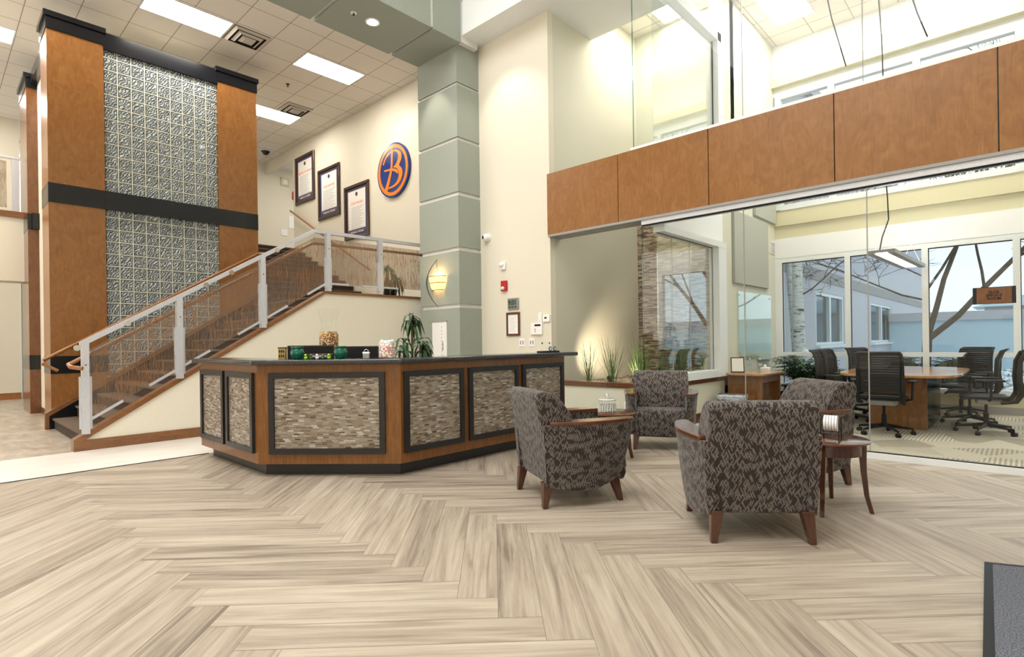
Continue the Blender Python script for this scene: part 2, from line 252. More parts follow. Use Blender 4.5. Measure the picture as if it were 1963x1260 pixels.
# ---------------------------------------------------------------- mesh builder
class MB:
    def __init__(s): s.v = []; s.f = []
    def add(s, vs, fs): o = len(s.v); s.v += [tuple(p) for p in vs]; s.f += [tuple(i+o for i in f) for f in fs]; return s
    def box(s, x0, y0, z0, x1, y1, z1):
        x0, x1 = min(x0, x1), max(x0, x1); y0, y1 = min(y0, y1), max(y0, y1); z0, z1 = min(z0, z1), max(z0, z1)
        return s.add([(x0, y0, z0), (x1, y0, z0), (x1, y1, z0), (x0, y1, z0), (x0, y0, z1), (x1, y0, z1), (x1, y1, z1), (x0, y1, z1)],
                     [(0, 3, 2, 1), (4, 5, 6, 7), (0, 1, 5, 4), (1, 2, 6, 5), (2, 3, 7, 6), (3, 0, 4, 7)])
    def prism(s, poly, axis, a, b):
        # poly in the two remaining axes in cyclic order (x: y,z / y: x,z / z: x,y)
        def P(p, c): return {'x': (c, p[0], p[1]), 'y': (p[0], c, p[1]), 'z': (p[0], p[1], c)}[axis]
        n = len(poly); ar = sum(poly[i][0]*poly[(i+1) % n][1]-poly[(i+1) % n][0]*poly[i][1] for i in range(n))
        if (ar < 0) != (axis == 'y'): poly = poly[::-1]
        a, b = min(a, b), max(a, b)
        return s.add([P(p, a) for p in poly]+[P(p, b) for p in poly], [tuple(range(n))[::-1], tuple(range(n, 2*n))]+[(i, (i+1) % n, n+(i+1) % n, n+i) for i in range(n)])
    def tube(s, pts, r, n=8, caps=True):
        pts = [Vector(p) for p in pts]; rs = r if isinstance(r, (list, tuple)) else [r]*len(pts); vs = []; prev = None
        for i, p in enumerate(pts):
            d = (pts[min(i+1, len(pts)-1)]-pts[max(i-1, 0)]).normalized()
            if prev is None: a = d.orthogonal().normalized()
            else: a = (prev-d*prev.dot(d)); a = a.normalized() if a.length > 1e-6 else d.orthogonal().normalized()
            prev = a; b = d.cross(a)
            for k in range(n): t = 2*math.pi*k/n; vs.append(p+(a*math.cos(t)+b*math.sin(t))*rs[i])
        fs = [(i*n+k, i*n+(k+1) % n, (i+1)*n+(k+1) % n, (i+1)*n+k) for i in range(len(pts)-1) for k in range(n)]
        if caps: fs += [tuple(range(n))[::-1], tuple(range((len(pts)-1)*n, len(pts)*n))]
        return s.add(vs, fs)
    def lathe(s, prof, c=(0, 0, 0), n=24):
        vs = []; m = len(prof)
        for r, z in prof: vs += [(c[0]+r*math.cos(2*math.pi*k/n), c[1]+r*math.sin(2*math.pi*k/n), c[2]+z) for k in range(n)]
        fs = [(i*n+k, i*n+(k+1) % n, (i+1)*n+(k+1) % n, (i+1)*n+k) for i in range(m-1) for k in range(n)]
        if prof[0][0] > 1e-5: fs.append(tuple(range(n))[::-1])
        if prof[-1][0] > 1e-5: fs.append(tuple(range((m-1)*n, m*n)))
        return s.add(vs, fs)
    def beam(s, p, q, w, h, up=(0, 0, 1)):
        p = Vector(p); q = Vector(q); d = (q-p).normalized(); sd = d.cross(Vector(up)).normalized(); u = sd.cross(d); vs = []
        for e in (p, q):
            for a, b in ((-1, -1), (1, -1), (1, 1), (-1, 1)): vs.append(e+sd*a*w/2+u*b*h/2)
        return s.add(vs, [(3, 2, 1, 0), (4, 5, 6, 7), (0, 1, 5, 4), (1, 2, 6, 5), (2, 3, 7, 6), (3, 0, 4, 7)])
    def taper(s, p, q, a, b):
        # square-section leg from p (half size a) to q (half size b)
        vs = [(c[0]+i*h, c[1]+j*h, c[2]) for c, h in ((p, a), (q, b)) for i, j in ((-1, -1), (1, -1), (1, 1), (-1, 1))]
        return s.add(vs, [(0, 1, 2, 3), (7, 6, 5, 4), (4, 5, 1, 0), (5, 6, 2, 1), (6, 7, 3, 2), (7, 4, 0, 3)])
    def ball(s, c, rx, ry, rz, n=8, m=5):
        prof = [(math.sin(math.pi*i/m), -math.cos(math.pi*i/m)) for i in range(m+1)]; o = len(s.v); s.lathe([(max(r, 0), z) for r, z in prof], (0, 0, 0), n)
        for i in range(o, len(s.v)): x, y, z = s.v[i]; s.v[i] = (c[0]+x*rx, c[1]+y*ry, c[2]+z*rz)
        return s
    def strap(s, base, az, L, rise, droop, w, n=6, curl=0):
        p = Vector(base); d = Vector((math.cos(az), math.sin(az), 0)); sd = Vector((-math.sin(az), math.cos(az), 0)); vs = []
        for i in range(n+1):
            t = i/n; q = p+d*(L*t*(1-.25*t*droop))+Vector((0, 0, rise*t-droop*L*t*t))+sd*curl*t*t; ww = w*(math.sin(math.pi*min(.97, .12+.85*t))**.7)*.5
            vs += [q-sd*ww+Vector((0, 0, ww*.35)), q, q+sd*ww+Vector((0, 0, ww*.35))]
        return s.add(vs, [f for i in range(n) for f in ((3*i, 3*i+1, 3*i+4, 3*i+3), (3*i+1, 3*i+2, 3*i+5, 3*i+4))])
    def build(s, name, mat, parent=None, smooth=False, bevel=0, seg=2, loc=None, rot=None, world=False, sub=0):
        me = bpy.data.meshes.new(name); me.from_pydata(s.v, [], s.f); me.validate(); me.update()
        uvl = me.uv_layers.new(name='UVMap')
        for p in me.polygons:
            nx, ny, nz = p.normal
            for li in p.loop_indices:
                co = me.vertices[me.loops[li].vertex_index].co
                if abs(nz) > .72: uvl.data[li].uv = (co.x, co.y)
                else:
                    k = math.hypot(nx, ny) or 1; uvl.data[li].uv = ((-ny*co.x+nx*co.y)/k, co.z)
        for m_ in (mat if isinstance(mat, list) else [mat]): me.materials.append(M[m_])
        if smooth: me.shade_smooth(); me.set_sharp_from_angle(angle=R(40))
        o = bpy.data.objects.new(name, me); C.objects.link(o)
        if parent: o.parent = parent
        if loc: o.location = loc
        if rot: o.rotation_euler = rot
        if bevel:
            b = o.modifiers.new('bevel', 'BEVEL'); b.width = bevel; b.segments = seg; b.limit_method = 'ANGLE'; b.angle_limit = R(35)
            if seg > 1: me.shade_smooth(); me.set_sharp_from_angle(angle=R(50))
        if sub: q = o.modifiers.new('sub', 'SUBSURF'); q.levels = q.render_levels = sub
        return o
def B(*a): return MB().box(*a)
def tag(o, label=None, cat=None, group=None, kind=None):
    if label: o['label'] = label
    if cat: o['category'] = cat
    if group: o['group'] = group
    if kind: o['kind'] = kind
    return o
def thing(name, label, cat, loc=(0, 0, 0), rz=0, group=None):
    o = bpy.data.objects.new(name, None); o.empty_display_size = .1; C.objects.link(o); o.location = loc; o.rotation_euler = (0, 0, rz); return tag(o, label, cat, group)
def struct(name, mb, mat, **k): return tag(mb.build(name, mat, **k), None, None, None, 'structure')
def dup(root, loc, rz, label, group=None):
    r = root.copy(); C.objects.link(r); r.location = loc; r.rotation_euler = (0, 0, rz); r['label'] = label
    if group: r['group'] = group
    for ch in list(root.children):
        c = ch.copy(); C.objects.link(c); c.parent = r
        for g in ch.children: d = g.copy(); C.objects.link(d); d.parent = c
    return r
def text(name, s, size, loc, rot, mat, parent=None, ext=.0008, bold=0, sx=1):
    cu = bpy.data.curves.new(name, 'FONT'); cu.body = s; cu.size = size; cu.align_x = 'CENTER'; cu.align_y = 'CENTER'; cu.extrude = ext; cu.offset = bold; cu.space_line = .95
    tmp = bpy.data.objects.new(name+'_tmp', cu); C.objects.link(tmp); dg = bpy.context.evaluated_depsgraph_get(); me = bpy.data.meshes.new_from_object(tmp.evaluated_get(dg)); bpy.data.objects.remove(tmp)
    me.uv_layers.new(name='UVMap') if not me.uv_layers else None
    me.materials.clear(); me.materials.append(M[mat]); o = bpy.data.objects.new(name, me); C.objects.link(o); o.location = loc; o.rotation_euler = rot; o.scale = (sx, 1, 1)
    if parent: o.parent = parent
    return o
FACE = (R(90), 0, 0)          # lettering on a wall that faces -y

# ================================================================ THE SETTING
# herringbone floor: one mesh of planks, oriented 45 degrees to the walls
Wp, Lp, G = .195, 1.26, .0011
ex = Vector((math.cos(R(45)), math.sin(R(45)))); ey = Vector((-math.sin(R(45)), math.cos(R(45))))
P0 = Vector((math.cos(R(43.05)), math.sin(R(43.05))))*(-.084)+Vector((-math.sin(R(43.05)), math.cos(R(43.05))))*2.622
org = P0-ex*Lp
vs, fs, uvs, tones = [], [], [], []
rnd = random.Random(3)
for j in range(-9, 10):
    for i in range(-75, 76):
        o = org+ex*(i*Wp+j*Lp)+ey*(-i*Wp+j*Lp)
        for (x0, y0, x1, y1, hor) in ((0, -Wp, Lp, 0, 1), (Lp-Wp, 0, Lp, Lp, 0)):
            c = o+ex*(x0+x1)/2+ey*(y0+y1)/2
            if not (-7.9 < c.x < 5.2 and -5.4 < c.y < 7.2): continue
            k = len(vs); ou, ov = rnd.random()*40, rnd.random()*40
            for (x, y) in ((x0+G, y0+G), (x1-G, y0+G), (x1-G, y1-G), (x0+G, y1-G)):
                p = o+ex*x+ey*y; vs.append((p.x, p.y, 0)); uvs.append((x-x0+ou, y-y0+ov) if hor else (y-y0+ou, x-x0+ov))
            fs.append((k, k+1, k+2, k+3)); tones.append(rnd.random())
me = bpy.data.meshes.new('floor'); me.from_pydata(vs, [], fs); uvl = me.uv_layers.new(name='UVMap')
for i, u in enumerate(uvs): uvl.data[i].uv = u
at = me.attributes.new('tone', 'FLOAT', 'FACE')
for i, v in enumerate(tones): at.data[i].value = v
me.materials.append(M['floor_planks']); fo = bpy.data.objects.new('floor', me); C.objects.link(fo); tag(fo, kind='structure')
struct('floor_subfloor', B(-8.2, -5.4, -.2, 4.2, 6.55, -.0012), 'floor_seam')
struct('floor_walkway', B(-8.16, -5.4, -.2, -6.8, 8, .003), 'pale_tile')
struct('floor_hall', B(-21, -5.4, -.2, -8.16, 8, .002), 'travertine')
struct('floor_conference', B(-3.5, 6.52, -.2, 4.2, 11.3, .004), 'conference_carpet')
struct('trim_floor_strip', B(-6.815, -5.4, .0, -6.795, 2.2, .005), 'dark_metal')

# left hall: ceiling, far walls
struct('ceiling_hall', B(-21, -5.4, 6.8, -7.7, 7.25, 6.95), 'ceiling_tile')
struct('wall_hall_end', B(-18.2, -5.4, 0, -17.9, 1.62, 6.8), 'cream')
struct('wall_hall_far', B(-20.5, 1.9, 0, -20.2, 4.4, 6.8), 'cream')
struct('door_1', B(-18.1, 1.64, 0, -18.0, 2.1, 3.0), 'blue_door')
struct('baseboard_hall', B(-17.9, -5.4, 0, -17.88, 1.6, .16), 'rail_wood')
struct('wall_hall_front', B(-21, -5.6, 0, 4.2, -5.4, 9.5), 'cream')
struct('wall_right', B(4.0, -5.4, 0, 4.2, 11.3, 9.5), 'cream')
struct('wall_stair_end', B(-17.1, 4.4, 0, -16.9, 10.4, 6.8), 'cream')
struct('wall_corridor', B(-17, 10.2, 3.9, -7.8, 10.4, 6.8), 'cream')
struct('ceiling_corridor', B(-17, 7.25, 6.7, -7.8, 10.4, 6.8), 'ceiling_tile')
struct('wall_logo', B(-15.05, 7.158, 2.0, -7.8, 7.26, 6.8), 'cream')
struct('wall_logo_header', B(-17, 7.158, 6.45, -15.05, 7.26, 6.8), 'cream')
struct('floor_upper_landing', B(-17, 4.5, 3.6, -15.1, 10.4, 3.9), 'step_carpet')

# upper walkway at far left with its railing
bal = thing('balcony', 'cream balcony edge with wood trim and reed panel railing at far left', 'balcony', (-14.2, 0, 0))
B(-.5, -5.4, 2.53, 0, 1.34, 3.75).build('fascia', 'cream', bal); B(-.52, -5.4, 3.75, .03, 1.36, 3.87).build('trim', 'oak_trim', bal)
B(-.03, -5.4, 4.88, .03, 1.30, 4.93).build('rail', 'aluminium', bal); B(-.02, 1.17, 3.87, .02, 1.28, 4.88).build('post', 'aluminium', bal)
B(-.01, -2.6, 3.93, .01, 1.10, 4.82).build('panel', 'reed_panel', bal)

# green stucco column and beam with pale reveals
struct('trim_column_core', B(-7.77, 6.03, 0, -6.80, 7.2, 6.2), 'groove')
for i, (a, b) in enumerate(((0, 1.80), (1.865, 2.74), (2.805, 3.65), (3.715, 4.56), (4.615, 5.47), (5.515, 6.1))):
    m = MB().box(-7.8, 6.0, a, -6.77, 7.2, b)
    struct('wall_column_%d' % (i+1), m, 'green_stucco')
ends = [(-5.4, -.2), (-.13, 1.25), (1.32, 2.62), (2.69, 3.99), (4.06, 5.38), (5.45, 6.0)]
struct('trim_beam_core', B(-7.75, -5.4, 6.14, -6.68, 6.4, 9.4), 'groove')
for i, (a, b) in enumerate(ends): struct('ceiling_beam_%d' % (i+1), B(-7.78, a, 6.1, -6.65, b, 9.4), 'green_stucco')
struct('ceiling_beam_7', B(-7.78, 6.0, 6.1, -6.77, 7.2, 9.4), 'green_stucco')
# soffit and light well
struct('ceiling_soffit', B(-6.77, 6.05, 6.25, 4.2, 7.66, 6.8), 'white_paint')
struct('ceiling_blocker_back', B(-6.65, 3.4, 9.4, 4.2, 6.2, 9.55), 'white_paint')  # unseen slab added to keep skylight off the back of the lobby
struct('ceiling_blocker_right', B(.6, -5.4, 9.4, 4.2, 3.4, 9.55), 'white_paint')  # unseen slab added to cut the skylight on the right side
struct('wall_well', B(-6.65, 6.05, 6.8, 4.2, 6.2, 9.5), 'white_paint')
# wall facing the lobby, and the side of the planter court
struct('wall_back', B(-6.85, 6.5, 0, -5.25, 6.62, 6.25), 'cream')
struct('wall_court_side', B(-5.37, 6.62, 0, -5.25, 9.1, 6.84), 'court_cream')
struct('wall_back_upper_court', B(-5.37, 9.1, 3.4, -3.5, 9.25, 6.84), 'cream_green')
struct('wall_stone', B(-5.25, 9.08, .45, -3.56, 9.2, 3.4), 'stone_wall')
struct('ceiling_court', B(-5.37, 7.66, 6.84, 4.2, 11.4, 6.95), 'ceiling_tile')
# planter curb and the side wall that continues into the conference room
struct('wall_planter_front', B(-5.25, 6.5, 0, -3.5, 6.62, .57), 'cream_green')
struct('trim_1', B(-5.25, 6.475, .57, -3.475, 6.63, .64), 'walnut_trim', bevel=.006, seg=1)
struct('wall_side_low', B(-3.62, 6.62, 0, -3.5, 8.82, .57), 'cream_green')
struct('trim_2', B(-3.63, 6.63, .57, -3.475, 8.82, .64), 'walnut_trim', bevel=.006, seg=1)
struct('wall_side', B(-3.62, 8.70, 0, -3.5, 11.22, 6.84), 'cream_green')
struct('wall_side_band', B(-3.62, 6.62, 2.73, -3.5, 8.70, 3.75), 'white_paint')
struct('baseboard_side', B(-3.5, 6.63, 0, -3.485, 11.2, .14), 'walnut_trim')
# side window (frame + pane), lower and upper
wf = MB().box(-3.60, 6.64, .64, -3.44, 8.70, .75).box(-3.60, 6.64, 2.65, -3.44, 8.70, 2.74).box(-3.598, 8.40, .75, -3.442, 8.698, 2.65)
w1 = struct('window_1', wf, 'white_frame'); B(-3.555, 6.64, .75, -3.545, 8.40, 2.65).build('pane', 'side_glass', w1)
MB().box(-3.55, 8.392, .75, -3.544, 8.40, 2.65).box(-3.55, 6.64, 2.64, -3.544, 8.4, 2.65).build('gasket', 'black_plastic', w1)
for k, y in enumerate((7.05, 7.6)): B(-3.557, y, .75, -3.543, y+.008, 2.65).build('seam', 'grey_plastic', w1)
wf = MB().box(-3.62, 6.64, 5.93, -3.48, 8.70, 6.07).box(-3.62, 8.56, 3.75, -3.48, 8.78, 6.84)
w2 = struct('window_2', wf, 'white_frame'); B(-3.585, 6.64, 3.77, -3.575, 8.56, 6.22).build('pane', 'side_glass', w2)
B(-3.575, 8.545, 3.77, -3.565, 8.56, 5.93).build('gasket', 'black_plastic', w2)
# conference far wall
v = 11.22
struct('wall_far_low', B(-3.5, v, 0, 4.0, v+.12, .34), 'olive_cream')
struct('baseboard_far', B(-3.5, v-.02, 0, 4.0, v, .12), 'grey_plastic')
struct('wall_far_band', B(-3.5, v-.03, 2.74, 4.0, v+.14, 3.12), 'white_paint')
struct('wall_far_mid', B(-3.5, v-.015, 3.12, 4.0, v+.12, 3.66), 'olive_cream')
struct('trim_far_ledge', B(-3.5, v-.05, 3.36, 4.0, v, 3.46), 'olive_cream')
struct('wall_far_top', B(-3.5, v, 5.86, 4.0, v+.12, 6.84), 'white_paint')
struct('trim_far_top', B(-3.5, v-.12, 6.0, 4.0, v, 6.16), 'olive_cream')
xs = [-3.42, -2.29, -1.185, -.08, 1.02, 2.12, 3.22]
fr = MB().box(-3.5, v-.03, 2.66, 4, v+.1, 2.745).box(-3.5, v-.03, .885, 4, v+.1, .955).box(-3.5, v-.04, .30, 4, v+.12, .37)
for x in xs: fr.box(x-(.08 if x == xs[0] else .04), v-.034, .345, x+.045, v+.104, 2.735)
w3 = struct('window_3', fr, 'white_frame'); B(-3.4, v+.03, .36, 3.9, v+.04, 2.68).build('pane', 'window_glass', w3)
gk = MB()
for x in xs: gk.box(x+.045, v-.0, .955, x+.056, v+.03, 2.66).box(x+.045, v-.0, .37, x+.056, v+.03, .885)
gk.box(-3.4, v, 2.645, 3.9, v+.03, 2.66); gk.build('gasket', 'black_plastic', w3)
fr = MB().box(-3.4, v-.03, 3.66, 4, v+.1, 3.76).box(-3.4, v-.03, 5.78, 4, v+.1, 5.86)
for x in (-3.4, -2.5, -1.25, .0, 1.25, 2.5): fr.box(x-.06, v-.034, 3.67, x+.04, v+.104, 5.85)
w4 = struct('window_4', fr, 'white_frame'); B(-3.4, v+.03, 3.76, 3.9, v+.04, 5.8).build('pane', 'clear_glass', w4)
# wood fascia of five veneer panels over the glass wall
fa = thing('wood_fascia', 'wide band of cherry veneer panels running above the glass wall', 'fascia', (0, 6.45, 0))
xp = [-5.262, -4.017, -2.757, -1.42, -.148, 1.15, 2.4, 3.7]
B(-5.24, .03, 2.86, 4.0, .30, 3.74).build('core', 'black_lacquer', fa)
for a, b in zip(xp[:-1], xp[1:]): B(a+.005, 0, 2.832, b-.005, .03, 3.752).build('panel', 'cherry', fa)
B(-3.82, .0, 3.752, 4.0, .12, 3.785).build('top_rail', 'white_frame', fa)
B(-5.25, .0, 2.80, 4.0, .30, 2.832).build('underside', 'grey_plastic', fa)
# glass walls
gw = thing('glass_wall', 'frameless clear glass wall with white floor track before the conference room', 'glass wall', (0, 6.5, 0))
B(-3.68, -.03, 2.74, 4.0, .12, 2.80).build('head_channel', 'aluminium', gw); B(-3.68, -.012, 2.725, 4.0, .012, 2.74).build('head_gasket', 'black_plastic', gw)
B(-3.47, -.04, 0, 4.0, .04, .06).build('floor_track', 'white_frame', gw); B(-3.47, -.012, .06, 4.0, .012, .07).build('floor_gasket', 'dark_metal', gw)
for a, b in ((-3.68, -2.375), (-2.365, -1.155), (-1.145, .3), (.31, 1.8), (1.81, 3.9)):
    MB().box(a, -.005, .66 if a < -3 else .07, b, .005, 2.73).build('glass_panel', 'clear_glass', gw)
    B(b, -.006, .07, b+.010, .006, 2.73).build('joint', 'grey_plastic', gw)
B(-3.69, -.007, .645, -3.68, .007, 2.74).build('glass_edge', 'edge_glass', gw)
gu = thing('glass_screen', 'upper frameless glass screen standing on the wood fascia', 'glass wall', (0, 6.5, 0))
for a, b in ((-3.79, -2.365), (-2.355, -1.17), (-1.16, .3), (.31, 1.8), (1.81, 3.9)):
    B(a, -.005, 3.785, b, .005, 6.25).build('glass_panel', 'clear_glass', gu); B(b, -.005, 3.785, b+.008, .005, 6.25).build('joint', 'grey_plastic', gu)
B(-3.80, -.007, 3.785, -3.79, .007, 6.25).build('glass_edge', 'edge_glass', gu)

# ================================================================ STAIR
XS = -8.16
# solid side wall under the stair and landing
struct('wall_stair', MB().prism([(1.19, 0), (7.158, 0), (7.158, 2.04), (4.37, 2.04), (1.19, .10)], 'x', XS-.12, XS), 'cream')
struct('baseboard_stair', MB().prism([(1.2, 0), (6.0, 0), (6.0, .13), (1.24, .13), (1.2, .105)], 'x', XS, XS+.018), 'oak_trim')
capl = MB().prism([(1.18, .0), (1.235, .0), (1.235, .10), (4.37, 2.035), (7.158, 2.035), (7.158, 2.075), (4.36, 2.075), (1.18, .14)], 'x', XS-.14, XS+.025)
struct('trim_stair_cap', capl, 'oak_trim')
st = tag(bpy.data.objects.new('staircase', None), 'carpeted stair of twelve dark brown steps rising to the landing', 'staircase'); C.objects.link(st); st.location = (-9.5, 1.3, 0)
X0, X1 = -10.72, -8.30
for k in range(12):
    y0 = 1.33+k*.271
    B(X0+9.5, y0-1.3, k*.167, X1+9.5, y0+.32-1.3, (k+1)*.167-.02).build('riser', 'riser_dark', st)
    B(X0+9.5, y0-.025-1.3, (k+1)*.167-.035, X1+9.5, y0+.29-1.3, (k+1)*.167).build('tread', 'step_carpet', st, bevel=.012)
struct('floor_landing', B(-10.85, 4.58, 1.8, -8.28, 7.158, 2.004), 'step_carpet')
s2 = thing('upper_staircase', 'second flight of dark carpeted steps climbing left from the landing', 'staircase', (-10.9, 5.9, 2.004))
for k in range(12):
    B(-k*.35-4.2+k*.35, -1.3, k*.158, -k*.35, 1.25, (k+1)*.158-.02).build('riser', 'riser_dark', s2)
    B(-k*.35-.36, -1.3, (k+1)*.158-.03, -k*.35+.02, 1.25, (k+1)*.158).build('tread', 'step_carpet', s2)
# far stringer of the first flight
struct('trim_stair_far', MB().prism([(1.25, 0), (1.33, 0), (4.6, 1.99), (4.6, 2.2), (4.33, 2.17), (1.25, .22)], 'x', -10.80, -10.74), 'black_lacquer')
struct('trim_stair_far_cap', MB().prism([(1.22, 0), (1.27, 0), (1.27, .2), (4.35, 2.14), (4.6, 2.16), (4.6, 2.22), (4.34, 2.20), (1.22, .24)], 'x', -10.82, -10.72), 'oak_trim')
# railing along the near side
rl = thing('stair_railing', 'aluminium post railing with woven reed panels along the stair and landing', 'railing', (XS, 1.3, 0))
def ry(y): return y-1.3
slope = (3.03-1.27)/(4.21-1.25)
def topz(y): return 1.27+slope*(y-1.25) if y < 4.21 else 3.03+.012*(y-4.21)
tr = MB().prism([(ry(1.25), 1.225), (ry(4.21), 2.985), (ry(6.6), 3.01), (ry(6.6), 3.06), (ry(4.20), 3.04), (ry(1.25), 1.29)], 'x', -.03, .03); tr.build('top_rail', 'aluminium', rl)
posts = [(1.30, .20), (2.30, .80), (3.39, 1.48), (4.43, 2.075), (5.405, 2.075)]
for y, zb in posts:
    po = MB().box(-.045, ry(y)-.035, zb, .045, ry(y)+.035, topz(y)-.02).build('post', 'aluminium', rl)
    MB().box(-.02, ry(y)+.035, zb+.06, .02, ry(y)+.06, topz(y)-.42).box(-.02, ry(y)-.06, zb+.06, .02, ry(y)-.035, topz(y)-.42).build('panel_clamp', 'aluminium', po)
    MB().tube([(.045, ry(y), topz(y)-.28), (.052, ry(y), topz(y)-.28)], .008, 8).build('bolt', 'dark_metal', po)
ys = [p[0] for p in posts]+[6.5]
def botz(y): return .34+.60*(y-1.3) if y < 4.43 else 2.20
for a, b in zip(ys[:-1], ys[1:]):
    a2, b2 = a+.05, b-.05
    top = [(ry(b2), topz(b2)-.12)] + ([(ry(4.21), topz(4.21)-.12)] if a2 < 4.21 < b2 else []) + [(ry(a2), topz(a2)-.12)]
    MB().prism([(ry(a2), botz(a2)), (ry(b2), botz(b2)-.0)]+top, 'x', -.008, .008).build('reed_panel', 'reed_panel', rl)
    for (p, q) in ((a2, a2+.32), (b2-.3, b2)):
        if p > 6.0: continue
        MB().beam((0, ry(p), botz(p)), (0, ry(q), botz(q)), .03, .03).build('panel_shoe', 'aluminium', rl)
hr = MB().tube([(-.10, ry(1.15), 1.02), (-.10, ry(4.23), 2.84), (-.10, ry(6.5), 2.88)], .024, 10)
hr.build('handrail', 'rail_wood', rl, smooth=True)
MB().tube([(-.10, -.14, 1.03), (.03, -.14, 1.0), (.10, -.04, .98)], .024, 10).build('handrail_return', 'rail_wood', rl, smooth=True)
for y in (1.6, 2.75, 3.9): MB().tube([(-.10, ry(y), topz(y)-.20), (-.03, ry(y), topz(y)-.16)], .01, 6).build('bracket', 'chrome', rl)
for y in (1.22, 1.72, 2.62, 2.95, 3.6): MB().tube([(.03, ry(y), topz(y)-.03), (.045, ry(y), topz(y)-.03)], .035, 16).build('rosette', 'chrome', rl)
h2 = thing('handrail', 'orange-brown wooden handrail on the far side of the stair', 'handrail', (-10.62, 1.2, 1.05))
MB().tube([(.2, -.02, -.06), (0, .0, 0), (0, 3.13, 1.91), (0, 3.25, 1.92)], .026, 10).build('rail', 'rail_wood', h2, smooth=True)
MB().tube([(.2, -.02, -.06), (.2, .14, -.16)], .022, 8).build('rail_end', 'rail_wood', h2, smooth=True)
for y in (.35, .95, 2.0, 2.9): MB().tube([(0, y, y*.61-.02), (-.13, y, y*.61-.06)], .012, 6).build('bracket', 'chrome', h2)
h3 = thing('handrail', 'wooden wall handrail under the three framed posters', 'handrail', (-13.14, 7.03, 4.02))
MB().tube([(-1.85, 0, .96), (0, 0, 0), (2.1, 0, -1.08)], .024, 8).build('rail', 'rail_wood', h3, smooth=True)
for x in (-1.5, -.4, .9): MB().tube([(x, 0, -.52*x-.02), (x, .1, -.52*x-.06)], .01, 6).build('bracket', 'chrome', h3)

# ================================================================ GLASS BLOCK TOWER
XT = -10.85
struct('wall_tower', B(-14.6, 1.5, 0, -10.97, 4.38, 6.38), 'cream')
tw = thing('glass_block_panel', 'tall wall of wavy glass blocks between two wood columns', 'glass blocks', (XT-.04, 2.02, 0))
gb = MB(); mo = MB(); nx, nz = 9, 31; dy = 1.72/nx; dz = .2
mo.box(-.08, 0, 0, -.022, 1.72, 6.12)
for i in range(nx):
    for k in range(nz):
        a, z = i*dy, k*dz-.05
        gb.add([(-.02, a+.012, z+.012), (-.02, a+dy-.012, z+.012), (-.02, a+dy-.012, z+dz-.012), (-.02, a+.012, z+dz-.012), (.004, a+.019, z+.019), (.004, a+dy-.019, z+.019), (.004, a+dy-.019, z+dz-.019), (.004, a+.019, z+dz-.019)],
               [(4, 5, 6, 7), (0, 1, 5, 4), (1, 2, 6, 5), (2, 3, 7, 6), (3, 0, 4, 7)])
mo.build('mortar', 'mortar', tw); gb.build('blocks', 'glass_block', tw)
for i in range(nx-1): mo2 = B(-.02, (i+1)*dy-.008, 0, -.006, (i+1)*dy+.008, 6.12)
gr = MB()
for i in range(1, nx): gr.box(-.022, i*dy-.007, 0, .005, i*dy+.007, 6.12)
for k in range(1, nz): gr.box(-.022, 0, k*dz-.05-.007, .0065, 1.72, k*dz-.05+.007)
gr.build('mortar_joints', 'mortar', tw)
B(-.03, .0, 3.46, .055, 1.72, 3.76).build('middle_band', 'black_lacquer', tw); B(-.06, .0, 6.06, .05, 1.72, 6.33).build('head_band', 'black_lacquer', tw)
def tower_col(lbl, y0, y1, x1, x0, body='cherry'):
    c = thing('wood_column', lbl, 'column', (x1, (y0+y1)/2, 0), 0, None); w = (y1-y0)/2; d = x0-x1
    B(d, -w, 0, 0, w, 6.12).build('veneer', body, c)
    for a, b in ((.83, 1.10), (3.46, 3.76)): B(d-.002, -w-.004, a, .006, w+.004, b).build('band', 'black_lacquer', c)
    B(d-.01, -w-.01, 6.12, .02, w+.01, 6.31).build('cap', 'black_lacquer', c); B(d-.03, -w-.04, 6.30, .05, w+.03, 6.38).build('crown', 'black_lacquer', c)
tower_col('tall cherry wood column left of the glass blocks with black bands', 1.31, 2.02, XT, -11.5, 'cherry')
tower_col('tall cherry wood column right of the glass blocks with black bands', 3.74, 4.44, XT, -11.5)
tower_col('narrow dark wood column farthest left beside the balcony', 1.34, 1.9, -13.6, -14.62, 'cherry_dark')
struct('trim_tower_crown', B(-14.6, 1.40, 6.20, -10.95, 1.5, 6.38), 'black_lacquer'); struct('trim_tower_band', B(-14.6, 1.40, 3.46, -13.5, 1.5, 3.76), 'black_lacquer')
struct('baseboard_tower', B(-13.6, 1.485, 0, -11.5, 1.5, .12), 'walnut_trim')

# ================================================================ RECEPTION DESK
dk = thing('reception_desk', 'angled oak reception desk with framed mosaic tile panels and dark granite top', 'desk', (-5.2, 2.1, 0))
ox, oy = -5.2, 2.1
def loc(poly): return [(x-ox, y-oy) for x, y in poly]
outer = [(-6.72, 2.1), (-5.2, 2.1), (-4.18, 2.97), (-4.18, 5.42)]
inner = [(-4.32, 5.42), (-4.32, 3.03), (-5.25, 2.24), (-6.72, 2.24)]
MB().prism(loc(outer+inner), 'z', .12, 1.04).build('body', 'oak', dk)
tin = [(-6.66, 2.2), (-5.26, 2.2), (-4.28, 3.03), (-4.28, 5.36)]
MB().prism(loc(tin+[(-4.45, 5.36), (-4.45, 3.1), (-5.33, 2.35), (-6.66, 2.35)]), 'z', 0, .12).build('toe_kick', 'granite_toe', dk)
MB().prism(loc([(-6.80, 2.03), (-5.17, 2.03), (-4.11, 2.93), (-4.11, 5.62), (-4.58, 5.62), (-4.58, 3.15), (-5.36, 2.48), (-6.80, 2.48)]), 'z', 1.04, 1.085).build('countertop', 'granite', dk, bevel=.014, seg=3)
